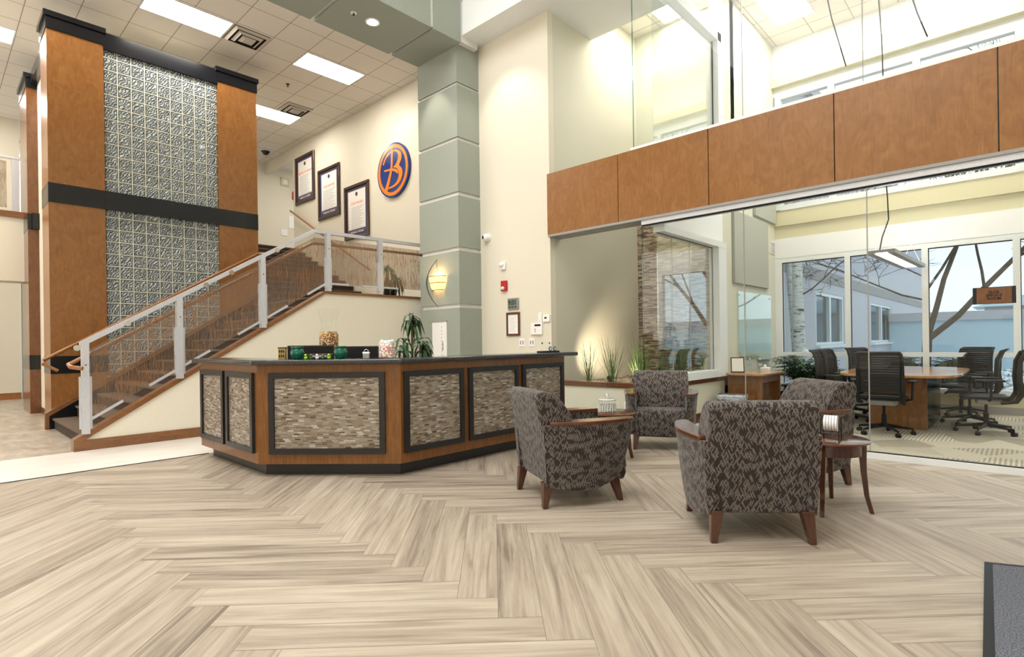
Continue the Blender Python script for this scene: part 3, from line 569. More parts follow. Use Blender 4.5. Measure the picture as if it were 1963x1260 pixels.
MB().prism(loc([(-6.7, 2.25), (-5.26, 2.25), (-4.33, 3.04), (-4.33, 5.4), (-5.0, 5.4), (-5.0, 3.35), (-5.6, 2.9), (-6.7, 2.9)]), 'z', .70, .74).build('work_surface', 'oak', dk)
for a, b in (((-6.6, 2.26), (-6.5, 2.86)), ((-5.0, 5.25), (-4.35, 5.35))): B(a[0]-ox, a[1]-oy, 0, b[0]-ox, b[1]-oy, .70).build('support', 'oak', dk)
def deskpanel(p, d, s0, s1, z0=.215, z1=.965):
    # p start, d unit direction along face; outward normal n
    d = Vector((d[0], d[1], 0)).normalized(); n = Vector((d.y, -d.x, 0)); p = Vector((p[0]-ox, p[1]-oy, 0)); fr = MB(); w = .052
    def slab(m, a, b, c, e, t0, t1):
        P = [p+d*s+n*t for s, t in ((a, t0), (b, t0), (b, t1), (a, t1))]
        m.add([(q.x, q.y, z) for z in (c, e) for q in P], [(0, 1, 2, 3), (7, 6, 5, 4), (0, 4, 5, 1), (1, 5, 6, 2), (2, 6, 7, 3), (3, 7, 4, 0)])
    slab(fr, s0, s0+w, z0, z1, 0, .03); slab(fr, s1-w, s1, z0, z1, 0, .03); slab(fr, s0+w, s1-w, z0, z0+w, 0, .03); slab(fr, s0+w, s1-w, z1-w, z1, 0, .03)
    f = fr.build('panel_frame', 'dark_metal', dk); m = MB(); slab(m, s0+w, s1-w, z0+w, z1-w, 0, .010); m.build('mosaic', 'mosaic', f)
dA = (1, 0); deskpanel((-6.72, 2.1), dA, .06, .73); deskpanel((-6.72, 2.1), dA, .80, 1.46)
dB = (1.02, .87); deskpanel((-5.2, 2.1), dB, .115, 1.2)
dC = (0, 1); deskpanel((-4.18, 2.97), dC, .03, .76); deskpanel((-4.18, 2.97), dC, .83, 1.58); deskpanel((-4.18, 2.97), dC, 1.65, 2.40)
ZC = 1.085; aB = math.atan2(.87, 1.02)
def monitor(lbl, x, y, wd, zb, zt, rz, mat='black_plastic'):
    t = thing('monitor', lbl, 'monitor', (x, y, .74), rz)
    B(-wd/2, -.02, zb-.74, wd/2, .015, zt-.74).build('screen_housing', mat, t, bevel=.01)
    B(-wd/2+.02, .0155, zb-.72, wd/2-.02, .017, zt-.76).build('screen', 'lens_black', t)
    B(-.03, -.05, 0, .03, -.02, zb-.6).build('stand', mat, t); B(-.12, -.1, 0, .12, .08, .012).build('foot', mat, t)
monitor('black computer monitor behind the left green pot', -5.54, 2.80, .50, .90, 1.215, aB+.0)
monitor('blue-black computer monitor with pale top edge behind the right green pot', -5.13, 3.14, .46, .88, 1.20, aB)
def pot(lbl, x, y):
    t = thing('pot', lbl, 'pot', (x, y, ZC), 0, None)
    MB().lathe([(.0, 0), (.035, 0), (.05, .012), (.062, .045), (.064, .065), (.055, .09), (.05, .098), (.056, .108), (.056, .118), (.048, .118), (.045, .1), (.05, .06), (0, .03)]).build('bowl', 'green_glaze', t, smooth=True)
    MB().lathe([(.053, .108), (.060, .110), (.060, .118), (.053, .120)]).build('rim', 'green_glaze', t, smooth=True)
pot('glossy dark green glazed pot at the left, beside the lime duck', -5.027, 2.406)
pot('glossy dark green glazed pot right of the row of ducks', -4.71, 2.675)
dpos = [(-4.907, 2.429, 'duck_lime', 'leftmost lime green rubber duck in the row on the counter'), (-4.866, 2.464, 'duck_green', 'dark green rubber duck left of the white duck'), (-4.824, 2.499, 'duck_white', 'white rubber duck in the middle of the row'),
        (-4.779, 2.538, 'duck_green', 'dark green rubber duck right of the white duck'), (-4.738, 2.573, 'duck_lime', 'rightmost lime green rubber duck in the row on the counter')]
for x, y, mt, lb in dpos:
    t = thing('rubber_duck', lb, 'duck', (x, y, ZC), aB-R(90), 'rubber ducks on the counter')
    MB().ball((0, 0, .013), .02, .016, .014, 10, 6).ball((-.018, 0, .02), .008, .008, .008, 8, 4).build('body', mt, t, smooth=True); MB().ball((.006, 0, .038), .0115, .0115, .0125, 10, 6).build('head', mt, t, smooth=True)
    MB().ball((.018, 0, .036), .006, .006, .003, 8, 4).build('bill', 'duck_bill', t, smooth=True)
t = thing('name_block', 'small dark wooden name block with white letters behind the ducks', 'sign', (-4.848, 2.532, ZC), aB)
B(-.13, -.012, 0, .13, .012, .05).build('block', 'frame_wood', t, bevel=.003); text('lettering', "MARKER'S BLDG", .026, (0.02, -.0125, .027), FACE, 'white_plastic', t)
t = thing('carved_holder', 'carved wooden holder with black diamond pattern beside the left monitor', 'ornament', (-5.24, 2.36, ZC), aB)
B(-.035, -.02, 0, .035, .02, .115).build('body', 'brass', t, bevel=.003)
k = MB()
for a in range(3):
    for b in range(2): k.prism([(-.02+a*.02-.008, .03+b*.045), (-.02+a*.02, .012+b*.045), (-.02+a*.02+.008, .03+b*.045), (-.02+a*.02, .05+b*.045)], 'y', -.023, -.02)
k.box(-.036, -.022, .105, .036, .022, .115); k.build('pattern', 'black_lacquer', t)
t = thing('wooden_finial', 'small brown acorn shaped stamp standing up behind the left monitor', 'stamp', (-5.50, 2.93, .74))
MB().lathe([(.025, 0), (.006, .03), (.006, .46), (.016, .47), (.02, .49), (.012, .51), (0, .52)]).build('handle', 'stem_brown', t, smooth=True)
# snack dispenser
t = thing('snack_dispenser', 'clear hourglass shaped jar full of brown nuts standing behind the left monitor', 'jar', (-5.56, 3.02, .74))
B(-.09, -.09, 0, .09, .09, .34).build('stand', 'black_plastic', t, bevel=.01)
MB().lathe([(.0, .36), (.10, .36), (.105, .40), (.105, .60), (.075, .66), (.07, .69), (.10, .80), (.115, .87)], n=20).build('jar', 'clear_glass', t, smooth=True)
tag(MB().lathe([(.0, .37), (.095, .37), (.1, .41), (.1, .585), (.08, .62), (0, .63)], n=20).build('snacks', 'nut_mix', t, smooth=True), kind='stuff')
t = thing('memo_holder', 'white and silver memo holder with wire loop on the counter', 'holder', (-4.525, 2.834, ZC), aB)
B(-.033, -.015, .042, .033, .015, .062).build('cap', 'white_plastic', t, bevel=.006); B(-.03, -.014, 0, .03, .014, .042).build('body', 'grey_plastic', t, bevel=.004)
MB().tube([(-.02+.02*(1-math.cos(a)), 0, .062+.024*math.sin(a)) for a in [math.pi*i/8 for i in range(9)]], .0022, 6).build('loop', 'chrome', t)
t = thing('candy_jar', 'square clear acrylic jar packed with wrapped candies on the counter', 'jar', (-4.391, 2.974, ZC), aB)
B(-.068, -.068, 0, .068, .068, .15).build('container', 'clear_glass', t)
tag(B(-.063, -.063, .004, .063, .063, .135).build('candies', 'candy_mix', t, bevel=.008), kind='stuff')
k = MB(); rr = random.Random(5)
for i in range(24): k.ball((rr.uniform(-.05, .05), rr.uniform(-.05, .05), .14+rr.uniform(-.004, .028)), .018, .012, .008, 6, 4)
tag(k.build('top_candies', 'duck_white', t), kind='stuff')
# dracaena
def leafplant(t, rr, canes, mat='leaf_dark'):
    f = MB(); s = MB()
    for (cx, cy, h, n, L) in canes:
        s.tube([(cx*.4, cy*.4, .15), (cx*.8, cy*.8, h*.6), (cx, cy, h)], .012, 6)
        for i in range(n):
            az = i*2.4+rr.uniform(-.3, .3); z = h-.10*rr.random()-(i/n)*.08
            f.strap((cx, cy, z), az, L*rr.uniform(.75, 1.1), .16*rr.uniform(.5, 1.2), 1.35*rr.uniform(.8, 1.2), .040, 7, rr.uniform(-.03, .03))
    f.build('foliage', mat, t, smooth=True); s.build('canes', 'stem_brown', t, smooth=True)
t = thing('potted_dracaena', 'leafy dark green corn plant standing behind the counter by the green column', 'plant', (-4.80, 3.57, .74))
leafplant(t, random.Random(2), [(0, 0, .80, 20, .20), (.08, .07, .55, 17, .19), (-.08, -.05, .52, 17, .19), (.03, .12, .45, 14, .18), (-.02, -.10, .40, 12, .17)])
MB().lathe([(.0, 0), (.08, 0), (.10, .17), (.09, .17), (.085, .15), (0, .15)]).build('pot', 'black_plastic', t, smooth=True)
# badge stand, tray at right end
t = thing('badge_stand', 'black tray with a clear card and two round badges at the counter end', 'display', (-4.40, 5.38, ZC), R(90))
B(-.17, -.05, 0, .17, .05, .018).build('tray', 'black_plastic', t, bevel=.006); B(-.16, -.002, .018, .10, .002, .135).build('card', 'clear_glass', t)
for x, mt, md in ((.01, 'navy_mat', 'white_plastic'), (.10, 'navy_mat', 'lens_clear')):
    b = MB().tube([(x, -.02, .045), (x, -.028, .045)], .028, 16).build('badge', mt, t); MB().tube([(x, -.028, .045), (x, -.030, .045)], .017, 12).build('badge_face', md, b)
for x, mt in ((-.125, 'navy_mat'), (0.02, 'frame_wood')): MB().tube([(x, -.003, .115), (x, -.005, .115)], .012, 10).build('emblem', mt, t)
t = thing('sconce_leaflet', 'tall white panel with small vertical lettering set into the green column', 'sign', (-7.29, 5.995, .95))
B(-.19, -.004, 0, .19, .02, .63).build('board', 'white_plastic', t); B(-.205, -.012, -.01, -.19, .02, .65).build('left_edge', 'grey_plastic', t); B(-.205, -.012, .63, .205, .02, .65).build('top_edge', 'grey_plastic', t)
text('lettering', 'Beyond', .05, (.09, -.006, .22), (R(90), R(-90), 0), 'dark_metal', t)
k = MB()
for i in range(9): k.box(.06, -.006, .06+i*.058, .068, -.004, .085+i*.058)
k.build('small_print', 'red_plastic', t)

# ================================================================ WALL DEVICES (on the cream wall y = 6.5)
t = thing('security_camera', 'white dome security camera on the cream wall', 'camera', (-6.24-.35, 6.5, 2.98))
MB().tube([(0, 0, 0), (0, -.03, 0)], .07, 20).build('mount', 'white_plastic', t, smooth=True); MB().ball((0, -.055, 0), .062, .055, .062, 16, 10).build('housing', 'white_plastic', t, smooth=True)
MB().ball((-.015, -.085, -.0), .036, .03, .036, 14, 8).build('lens', 'lens_black', t, smooth=True)
t = thing('motion_sensor', 'white motion detector above the red fire strobe', 'sensor', (-6.235, 6.5, 2.47))
B(-.055, -.03, -.065, .055, 0, .065).build('base', 'white_plastic', t, bevel=.01); MB().ball((-.02, -.035, .02), .045, .04, .04, 12, 8).build('lens', 'white_plastic', t, smooth=True)
def strobe(lbl, x, y, z, s=1):
    t = thing('fire_strobe', lbl, 'fire alarm', (x, y, z)); B(-.06*s, -.045, -.085*s, .06*s, 0, .085*s).build('housing', 'red_plastic', t, bevel=.008)
    MB().ball((-.01, -.05, -.04*s), .04*s, .03, .03*s, 12, 8).build('strobe_lens', 'lens_clear', t, smooth=True)
strobe('red fire alarm strobe on the cream wall above the digital clock', -6.21, 6.5, 2.14)
t = thing('digital_clock', 'grey digital wall clock reading 9:01', 'clock', (-6.02, 6.5, 1.84))
B(-.115, -.03, -.09, .115, 0, .09).build('case', 'grey_plastic', t, bevel=.008); B(-.10, -.032, -.075, .10, -.03, .075).build('display', 'lcd', t); text('time', '9:01', .105, (-.005, -.0325, .012), FACE, 'black_plastic', t, bold=.0015)
k = MB()
for i in range(3): k.box(-.08+i*.06, -.0335, -.065, -.04+i*.06, -.032, -.05)
k.build('small_digits', 'black_plastic', t)
t = thing('framed_notice', 'small brown wood frame holding a white notice under the clock', 'picture', (-6.03, 6.5, 1.51))
MB().box(-.145, -.025, -.19, .145, 0, -.155).box(-.145, -.025, .155, .145, 0, .19).box(-.145, -.025, -.155, -.11, 0, .155).box(.11, -.025, -.155, .145, 0, .155).build('frame', 'mahogany', t, bevel=.003, seg=1)
B(-.11, -.012, -.155, .11, 0, .155).build('notice', 'paper', t)
k = MB()
for i in range(10): k.box(-.07, -.0135, .10-i*.024, .07-(i % 3)*.02, -.012, .103-i*.024)
k.build('small_print', 'faint_grey', t)
t = thing('alarm_keypad', 'white alarm keypad with dark display above the outlets', 'keypad', (-5.53, 6.5, 1.42)); B(-.115, -.03, -.09, .115, 0, .09).build('housing', 'white_plastic', t, bevel=.006); B(-.03, -.032, .04, .09, -.03, .07).build('display', 'black_plastic', t)
MB().box(-.03, -.032, -.02, -.015, -.03, 0).box(-.03, -.032, -.05, -.015, -.03, -.035).build('indicator', 'red_plastic', t)
t = thing('thermostat', 'small white thermostat with dark screen beside the wall corner', 'thermostat', (-5.335, 6.5, 1.575)); B(-.07, -.025, -.055, .07, 0, .055).build('housing', 'white_plastic', t, bevel=.006); B(-.03, -.027, -.005, .015, -.025, .02).build('display', 'black_plastic', t)
t = thing('wall_sensor', 'narrow pale wall sensor left of the thermostat', 'sensor', (-5.46, 6.5, 1.58)); B(-.035, -.02, -.085, .035, 0, .085).build('housing', 'paper', t, bevel=.005); B(-.02, -.0215, -.05, .02, -.02, -.044).build('slot', 'grey_plastic', t)
for x, lb in ((-5.85, 'white double wall outlet, left of the pair above the counter'), (-5.64, 'white double wall outlet, right of the pair above the counter')):
    t = thing('wall_outlet', lb, 'outlet', (x, 6.5, 1.21)); B(-.06, -.008, -.065, .06, 0, .065).build('plate', 'white_plastic', t, bevel=.003, seg=1)
    MB().box(-.035, -.012, -.03, -.015, -.008, .03).box(.015, -.012, -.03, .035, -.008, .03).build('sockets', 'grey_plastic', t)
t = thing('wall_outlet', 'white outlet low on the planter wall behind the glass candy jar', 'outlet', (-3.95, 6.5, .32)); B(-.045, -.008, -.065, .045, 0, .065).build('plate', 'white_plastic', t, bevel=.003, seg=1); B(-.02, -.011, -.04, .02, -.008, .04).build('sockets', 'grey_plastic', t)
# sconce on the column
t = thing('wall_sconce', 'glowing amber wall sconce with curved iron bow on the green column', 'lamp', (-7.29, 6.0, 2.24))
sh = MB(); n = 14; rows = [(-.12, .13), (-.06, .165), (0, .185), (.06, .195), (.11, .20)]
vs = [(-.0+r*math.sin(-math.pi/2+math.pi*k/n), -.01-.13*math.cos(-math.pi/2+math.pi*k/n)*(r/.2), z) for z, r in rows for k in range(n+1)]
sh.add(vs, [(i*(n+1)+k, i*(n+1)+k+1, (i+1)*(n+1)+k+1, (i+1)*(n+1)+k) for i in range(len(rows)-1) for k in range(n)]); sh.build('shade', 'lamp_shade', t, smooth=True)
bow = [(-.0-.13*(1-s*s), -.03-.13*(1-s*s), .40*s) for s in [i/8-1 for i in range(17)]]
MB().tube(bow, [.004+.007*(1-abs(i/8-1)) for i in range(17)], 8).build('bow', 'dark_metal', t, smooth=True)
for z, r in ((.11, .203), (.0, .188), (-.12, .133)): MB().tube([(r*math.sin(-math.pi/2+math.pi*k/12), -.01-.132*math.cos(-math.pi/2+math.pi*k/12)*(r/.2), z) for k in range(13)], .005, 6).build('band', 'dark_metal', t)
MB().tube([(-.03, -.03, .4), (0.0, -.02, .11)], .003, 6).build('rod', 'dark_metal', t)
pl = bpy.data.lights.new('sconce_bulb', 'POINT'); pl.energy = 9; pl.color = (1, .65, .32); pl.shadow_soft_size = .05; po = bpy.data.objects.new('sconce_bulb', pl); C.objects.link(po); po.location = (-7.29, 5.93, 2.33)

# ================================================================ LOGO AND POSTERS (wall y = 7.158)
lg = thing('logo_plaque', 'round blue and orange plaque with an ornate letter B on the cream wall', 'logo', (-10.17, 7.155, 5.06))
def disc(r0, r1, y0, y1, n=64):
    m = MB()
    if r0 == 0: m.prism([(r1*math.cos(2*math.pi*k/n), r1*math.sin(2*math.pi*k/n)) for k in range(n)], 'y', y0, y1); return m
    vs = []
    for y in (y0, y1):
        for r in (r0, r1): vs += [(r*math.cos(2*math.pi*k/n), y, r*math.sin(2*math.pi*k/n)) for k in range(n)]
    fs = []
    for k in range(n):
        q = (k+1) % n; fs += [(k, q, n+q, n+k), (n+k, n+q, 3*n+q, 3*n+k), (k, 2*n+k, 2*n+q, q), (2*n+k, 3*n+k, 3*n+q, 2*n+q)]
    return m.add(vs, fs)
disc(0, .60, -.05, 0).build('plate', 'blue_enamel', lg)
disc(.485, .56, -.056, -.048).build('ring', 'orange_enamel', lg)
stem = [(-.035, .504), (.031, .487), (-.002, .072), (-.035, -.059), (-.129, -.292), (-.218, -.459), (-.334, -.402), (-.229, -.26), (-.124, -.062), (-.065, .086)]
bowl = [(.036, .435), (.162, .418), (.294, .354), (.345, .262), (.331, .153), (.23, .058), (.342, -.029), (.377, -.149), (.298, -.301), (.143, -.371), (-.013, -.396), (-.172, -.387), (-.151, -.357), (-.012, -.35), (.125, -.31), (.214, -.227), (.235, -.129), (.209, -.033), (.133, .024), (.007, .058), (.096, .084), (.194, .163), (.226, .269), (.18, .354), (.084, .392), (.029, .402)]
sw = [(-.049, .425), (-.193, .405), (-.316, .307), (-.38, .193), (-.34, .178), (-.272, .285), (-.164, .351), (-.044, .391)]
cr = [(-.343, .062), (-.141, .051), (-.003, .038), (.152, -.009), (.208, -.067), (.197, -.138), (.131, -.072), (-.004, -.014), (-.142, .011), (-.293, .016)]
def smoothpoly(p, it=2):
    for _ in range(it):
        q = []
        for i in range(len(p)):
            a, b = p[i], p[(i+1) % len(p)]; q += [(.8*a[0]+.2*b[0], .8*a[1]+.2*b[1]), (.2*a[0]+.8*b[0], .2*a[1]+.8*b[1])]
        p = q
    return p
import mathutils
def letter(name, poly, y0, y1):
    poly = smoothpoly(poly); n = len(poly); tris = mathutils.geometry.tessellate_polygon([[Vector((x, z, 0)) for x, z in poly]])
    m = MB(); m.add([(x, y0, z) for x, z in poly]+[(x, y1, z) for x, z in poly], [tuple(t) for t in tris]+[(i, (i+1) % n, n+(i+1) % n, n+i) for i in range(n)])
    m.build(name, 'orange_enamel', lg)
letter('letter_stem', stem, -.058, -.048); letter('letter_bowl', bowl, -.060, -.048); letter('letter_flourish', sw, -.056, -.048); letter('letter_crossbar', cr, -.062, -.048)
def poster(lbl, x, z, head, heady, lines, bullets=False):
    w, h = .545, .655
    t = thing('framed_poster', lbl, 'poster', (x, 7.156, z), 0, None)
    MB().box(-w, -.045, -h, w, 0, -h+.075).box(-w, -.045, h-.075, w, 0, h).box(-w, -.045, -h+.075, -w+.075, 0, h-.075).box(w-.075, -.045, -h+.075, w, 0, h-.075).build('frame', 'frame_wood', t, bevel=.008, seg=1)
    B(-w+.07, -.012, -h+.07, w-.07, 0, h-.07).build('mat_board', 'navy_mat', t)
    p = B(-w+.165, -.016, -h+.23, w-.165, -.012, h-.15).build('sheet', 'paper', t)
    MB().tube([(0, -.016, h-.24), (0, -.019, h-.24)], .05, 20).build('emblem', 'frame_wood', p)
    k = MB().box(-w+.155, -.0155, -h+.19, w-.155, -.012, -h+.196).box(-w+.155, -.0155, -h+.19, -w+.161, -.012, h-.14).box(-w+.155, -.0155, h-.146, w-.155, -.012, h-.14); k.build('border_line', 'faint_orange', t)
    text('heading', head, .085, (0, -.017, heady), FACE, 'faint_orange', p, bold=.002)
    k = MB()
    for i in range(lines):
        z0 = heady-.10-i*(.54/lines); k.box(-.30+(.06 if bullets else 0), -.0175, z0, .30-(i*7 % 5)*.04, -.016, z0+.008)
    k.build('small_print', 'faint_grey', p)
    if bullets:
        k = MB()
        for i in range(7): k.box(-.335, -.0175, heady-.10-i*.077, -.31, -.016, heady-.08-i*.077)
        k.build('bullets', 'faint_orange', p)
    text('caption', 'BANKING ALL TOGETHER', .05, (0, -.0145, -h+.155), FACE, 'paper', t, bold=.001)
poster('leftmost and highest of the three framed posters', -14.33, 5.77, 'MISSION STATEMENT', .18, 11)
poster('middle of the three framed posters on the stair wall', -13.04, 5.14, 'OUR PURPOSE', .17, 13)
poster('lowest and rightmost framed poster, next to the round plaque', -11.73, 4.43, 'CORE VALUES', .20, 14, True)
# far stair wall bits (wall x = -16.9)
t = thing('alarm_horn', 'beige square alarm horn high on the far stair wall', 'alarm', (-16.9, 7.75, 6.33)); B(0, -.13, -.13, .05, .13, .13).build('housing', 'olive_cream', t, bevel=.01); B(.05, -.07, -.07, .055, .07, .07).build('grille', 'paper', t)
t = thing('fire_strobe', 'small red fire strobe high on the far stair wall by the opening', 'fire alarm', (-16.9, 8.1, 5.95)); B(0, -.11, -.13, .06, .11, .13).build('housing', 'red_plastic', t, bevel=.01); MB().ball((.06, 0, -.03), .02, .06, .05).build('strobe_lens', 'lens_clear', t)
t = thing('wall_panel', 'blank white square panel on the far stair wall', 'panel', (-16.9, 8.05, 5.1)); B(0, -.19, -.2, .02, .19, .2).build('plate', 'white_plastic', t)
t = thing('light_switch', 'white switch plate on the far stair wall left of the panel', 'switch', (-16.9, 7.72, 4.75)); B(0, -.1, -.1, .015, .1, .1).build('plate', 'white_plastic', t); B(.015, -.05, -.03, .02, .05, .03).build('rockers', 'paper', t)
# plant up on the landing, behind the reed panel
t = thing('potted_palm', 'green potted palm blurred behind the reed panel on the landing', 'plant', (-9.0, 6.15, 2.004))
leafplant(t, random.Random(8), [(0, 0, .75, 16, .34), (.1, .1, .55, 14, .32), (-.1, 0, .5, 12, .30)])
MB().lathe([(.0, 0), (.13, 0), (.17, .26), (.155, .26), (.15, .22), (0, .22)]).build('pot', 'black_lacquer', t, smooth=True)

# ================================================================ HALL CEILING FIXTURES
GX = -9.27; GY = 5.01; TS = .645
def troffer(lbl, x, y):
    t = thing('ceiling_light', lbl, 'ceiling light', (x, y, 6.8), 0, 'fluorescent ceiling lights'); a, b = .30, .61
    MB().box(-a-.02, -b-.02, -.012, -a, b+.02, 0).box(a, -b-.02, -.012, a+.02, b+.02, 0).box(-a, -b-.02, -.012, a, -b, 0).box(-a, b, -.012, a, b+.02, 0).build('frame', 'white_frame', t); B(-a, -b, -.008, a, b, -.002).build('diffuser', 'tube_light', t)
cx = GX-TS*1.5
troffer('fluorescent ceiling light nearest the green beam', cx, GY+TS)
troffer('bright fluorescent ceiling light at the top edge near the square vent', cx, GY-TS*3)
troffer('fluorescent ceiling light just right of the right wood column', GX-TS*6.1, GY+TS*1.1)
troffer('fluorescent ceiling light cut by the left edge of the view', -13.17, .52)
troffer('fluorescent ceiling light at far left beyond the narrow column', -16.4, .3)
troffer('added fluorescent ceiling light over the unseen front of the hall', cx, GY-TS*7); troffer('added fluorescent ceiling light over the unseen hall walkway', cx-2.6, GY-TS*9); troffer('added fluorescent ceiling light in the unseen part of the left hall', -16.4, -2.4)  # three lights added out of view to brighten the hall
troffer('fluorescent ceiling light in the corridor', -14.5, 8.6); tt = [o for o in C.objects if o.get('label') == 'fluorescent ceiling light in the corridor'][0]; tt.location.z = 6.70
def vent(lbl, x, y):
    t = thing('ceiling_vent', lbl, 'vent', (x, y, 6.8), 0, 'square ceiling air vents'); B(-.3, -.3, -.01, .3, .3, 0).build('backing', 'duct_dark', t)
    for i, (r, z) in enumerate(((.30, .0), (.21, -.022), (.12, -.04))):
        m = MB(); q = r-.05
        m.add([(-r, -r, z-.012), (r, -r, z-.012), (r, r, z-.012), (-r, r, z-.012), (-q, -q, z-.04), (q, -q, z-.04), (q, q, z-.04), (-q, q, z-.04)], [(0, 1, 5, 4), (1, 2, 6, 5), (2, 3, 7, 6), (3, 0, 4, 7)]+([(4, 5, 6, 7)] if i == 2 else [])); m.build('louvre', 'hvac', t)
vent('square air vent beside the topmost bright light', cx, GY-TS*1.5)
vent('square air vent between the ceiling lights near the stair', GX-TS*5.1, GY+TS*1.6)
for lbl, x, y, z in (('small sprinkler head in the hall ceiling', -11.45, 5.35, 6.8),): 
    t = thing('sprinkler_head', lbl, 'sprinkler', (x, y, z)); MB().lathe([(.04, 0), (.04, -.006), (.01, -.01), (.01, -.05), (.025, -.055), (0, -.058)]).build('head', 'dark_metal', t)
t = thing('ceiling_camera', 'small black dome camera in the far hall ceiling', 'camera', (-15.9, 6.75, 6.8)); MB().lathe([(.10, 0), (.10, -.02), (.07, -.08), (0, -.11)]).build('dome', 'lens_black', t, smooth=True); MB().lathe([(.12, 0), (.12, -.012), (.09, -.014)]).build('ring', 'dark_metal', t)
t = thing('downlight', 'glaring round downlight set in the green beam', 'ceiling light', (-7.17, 4.68, 6.1)); MB().lathe([(.11, 0), (.11, -.006), (.085, -.008), (.08, 0)]).build('trim_ring', 'white_frame', t, smooth=True); MB().lathe([(0, -.002), (.08, -.002)]).build('lens', 'down_light', t)
spot('downlight_beam', (-7.17, 4.68, 6.05), (0, 0, -1), 60, 75)
t = thing('sprinkler_head', 'recessed sprinkler head in the green beam beside the downlight', 'sprinkler', (-7.17, 4.36, 6.1)); MB().lathe([(.045, 0), (.045, -.006), (.02, -.008)]).build('escutcheon', 'white_plastic', t); MB().lathe([(.012, 0), (.012, -.03), (.02, -.034), (0, -.036)]).build('head', 'dark_metal', t)
for x, y, p in ((-7.6, 5.3, 60), ): spot('column_wash', (-7.3, 5.45, 6.05), (0, .30, -1), 70, 60)
spot('wall_wash', (-6.0, 5.6, 6.2), (0, .35, -1), 70, 80, (1, .93, .82)); spot('logo_wash', (-9.6, 6.3, 6.75), (0, .35, -1), 45, 90)

# ================================================================ PLANTER
struct('floor_planter', B(-5.25, 6.63, .0, -3.62, 9.08, .56), 'soil')
rr = random.Random(11); k = MB()
for i in range(950):
    x, y = rr.uniform(-5.2, -3.68), rr.uniform(6.68, 9.0); s = rr.uniform(.018, .042); k.ball((x, y, .565+rr.uniform(0, .015)), s*rr.uniform(.8, 1.6), s*rr.uniform(.8, 1.5), s*.55, 6, 4)
tag(k.build('river_pebbles', 'pebble', smooth=True), 'brown and grey pebbles covering the planter bed', 'pebbles', None, 'stuff')
gl = [(-4.80, 6.82, .60, 'sparse grass tuft farthest left in the planter'), (-4.40, 6.85, .68, 'full grass tuft second from left in the planter'), (-4.33, 7.55, .75, 'tall grass tuft behind the right planter spotlight'), (-4.24, 7.25, .55, 'short grass tuft between the planter spotlights'),
      (-3.98, 6.95, .55, 'grass tuft at the edge of the glass wall'), (-3.85, 7.35, .6, 'grass tuft just inside the side window glass'), (-3.80, 7.8, .6, 'grass tuft near the middle of the side window'), (-3.95, 8.2, .58, 'grass tuft by the lit patch of stone'), (-3.75, 8.45, .55, 'grass tuft farthest right behind the side window')]
for x, y, h, lb in gl:
    t = thing('ornamental_grass', lb, 'grass', (x, y, .57), 0, 'grass tufts in the planter'); f = MB()
    for i in range(46 if h > .6 else 34):
        az = rr.uniform(0, 6.28); L = h*rr.uniform(.14, .50); f.strap((rr.uniform(-.03, .03), rr.uniform(-.03, .03), 0), az, L, h*rr.uniform(.75, 1.25), 0.3+L*1.1, .008, 7, rr.uniform(-.04, .04))
    f.build('blades', 'leaf_grass', t); MB().tube([(0, 0, 0), (.005, 0, h*.4)], [.018, .008], 6).build('clump_base', 'leaf_grass', t)
def uplight(lb, x, y, dx, dy, pw):
    t = thing('garden_spotlight', lb, 'spotlight', (x, y, .58), 0, 'planter spotlights'); MB().tube([(0, 0, 0), (0, 0, .05)], .008, 6).build('stake', 'black_plastic', t); d = Vector((dx, dy, .42)).normalized()
    MB().tube([Vector((0, 0, .06))-d*.05, Vector((0, 0, .06))+d*.07], .035, 14).build('lamp_head', 'black_plastic', t, smooth=True)
    spot('planter_spot_beam', Vector((x, y, .64))+d*.09, d, pw, 60, (1, .80, .56), .9)
uplight('black spotlight at the left of the planter bed', -4.50, 6.95, -.75, .58, 70)
uplight('black spotlight at the middle of the planter bed behind the armchair', -4.0, 6.8, -.95, 1.1, 90)
uplight('black spotlight aimed at the stone wall behind the side window', -3.95, 8.1, .15, .75, 60)

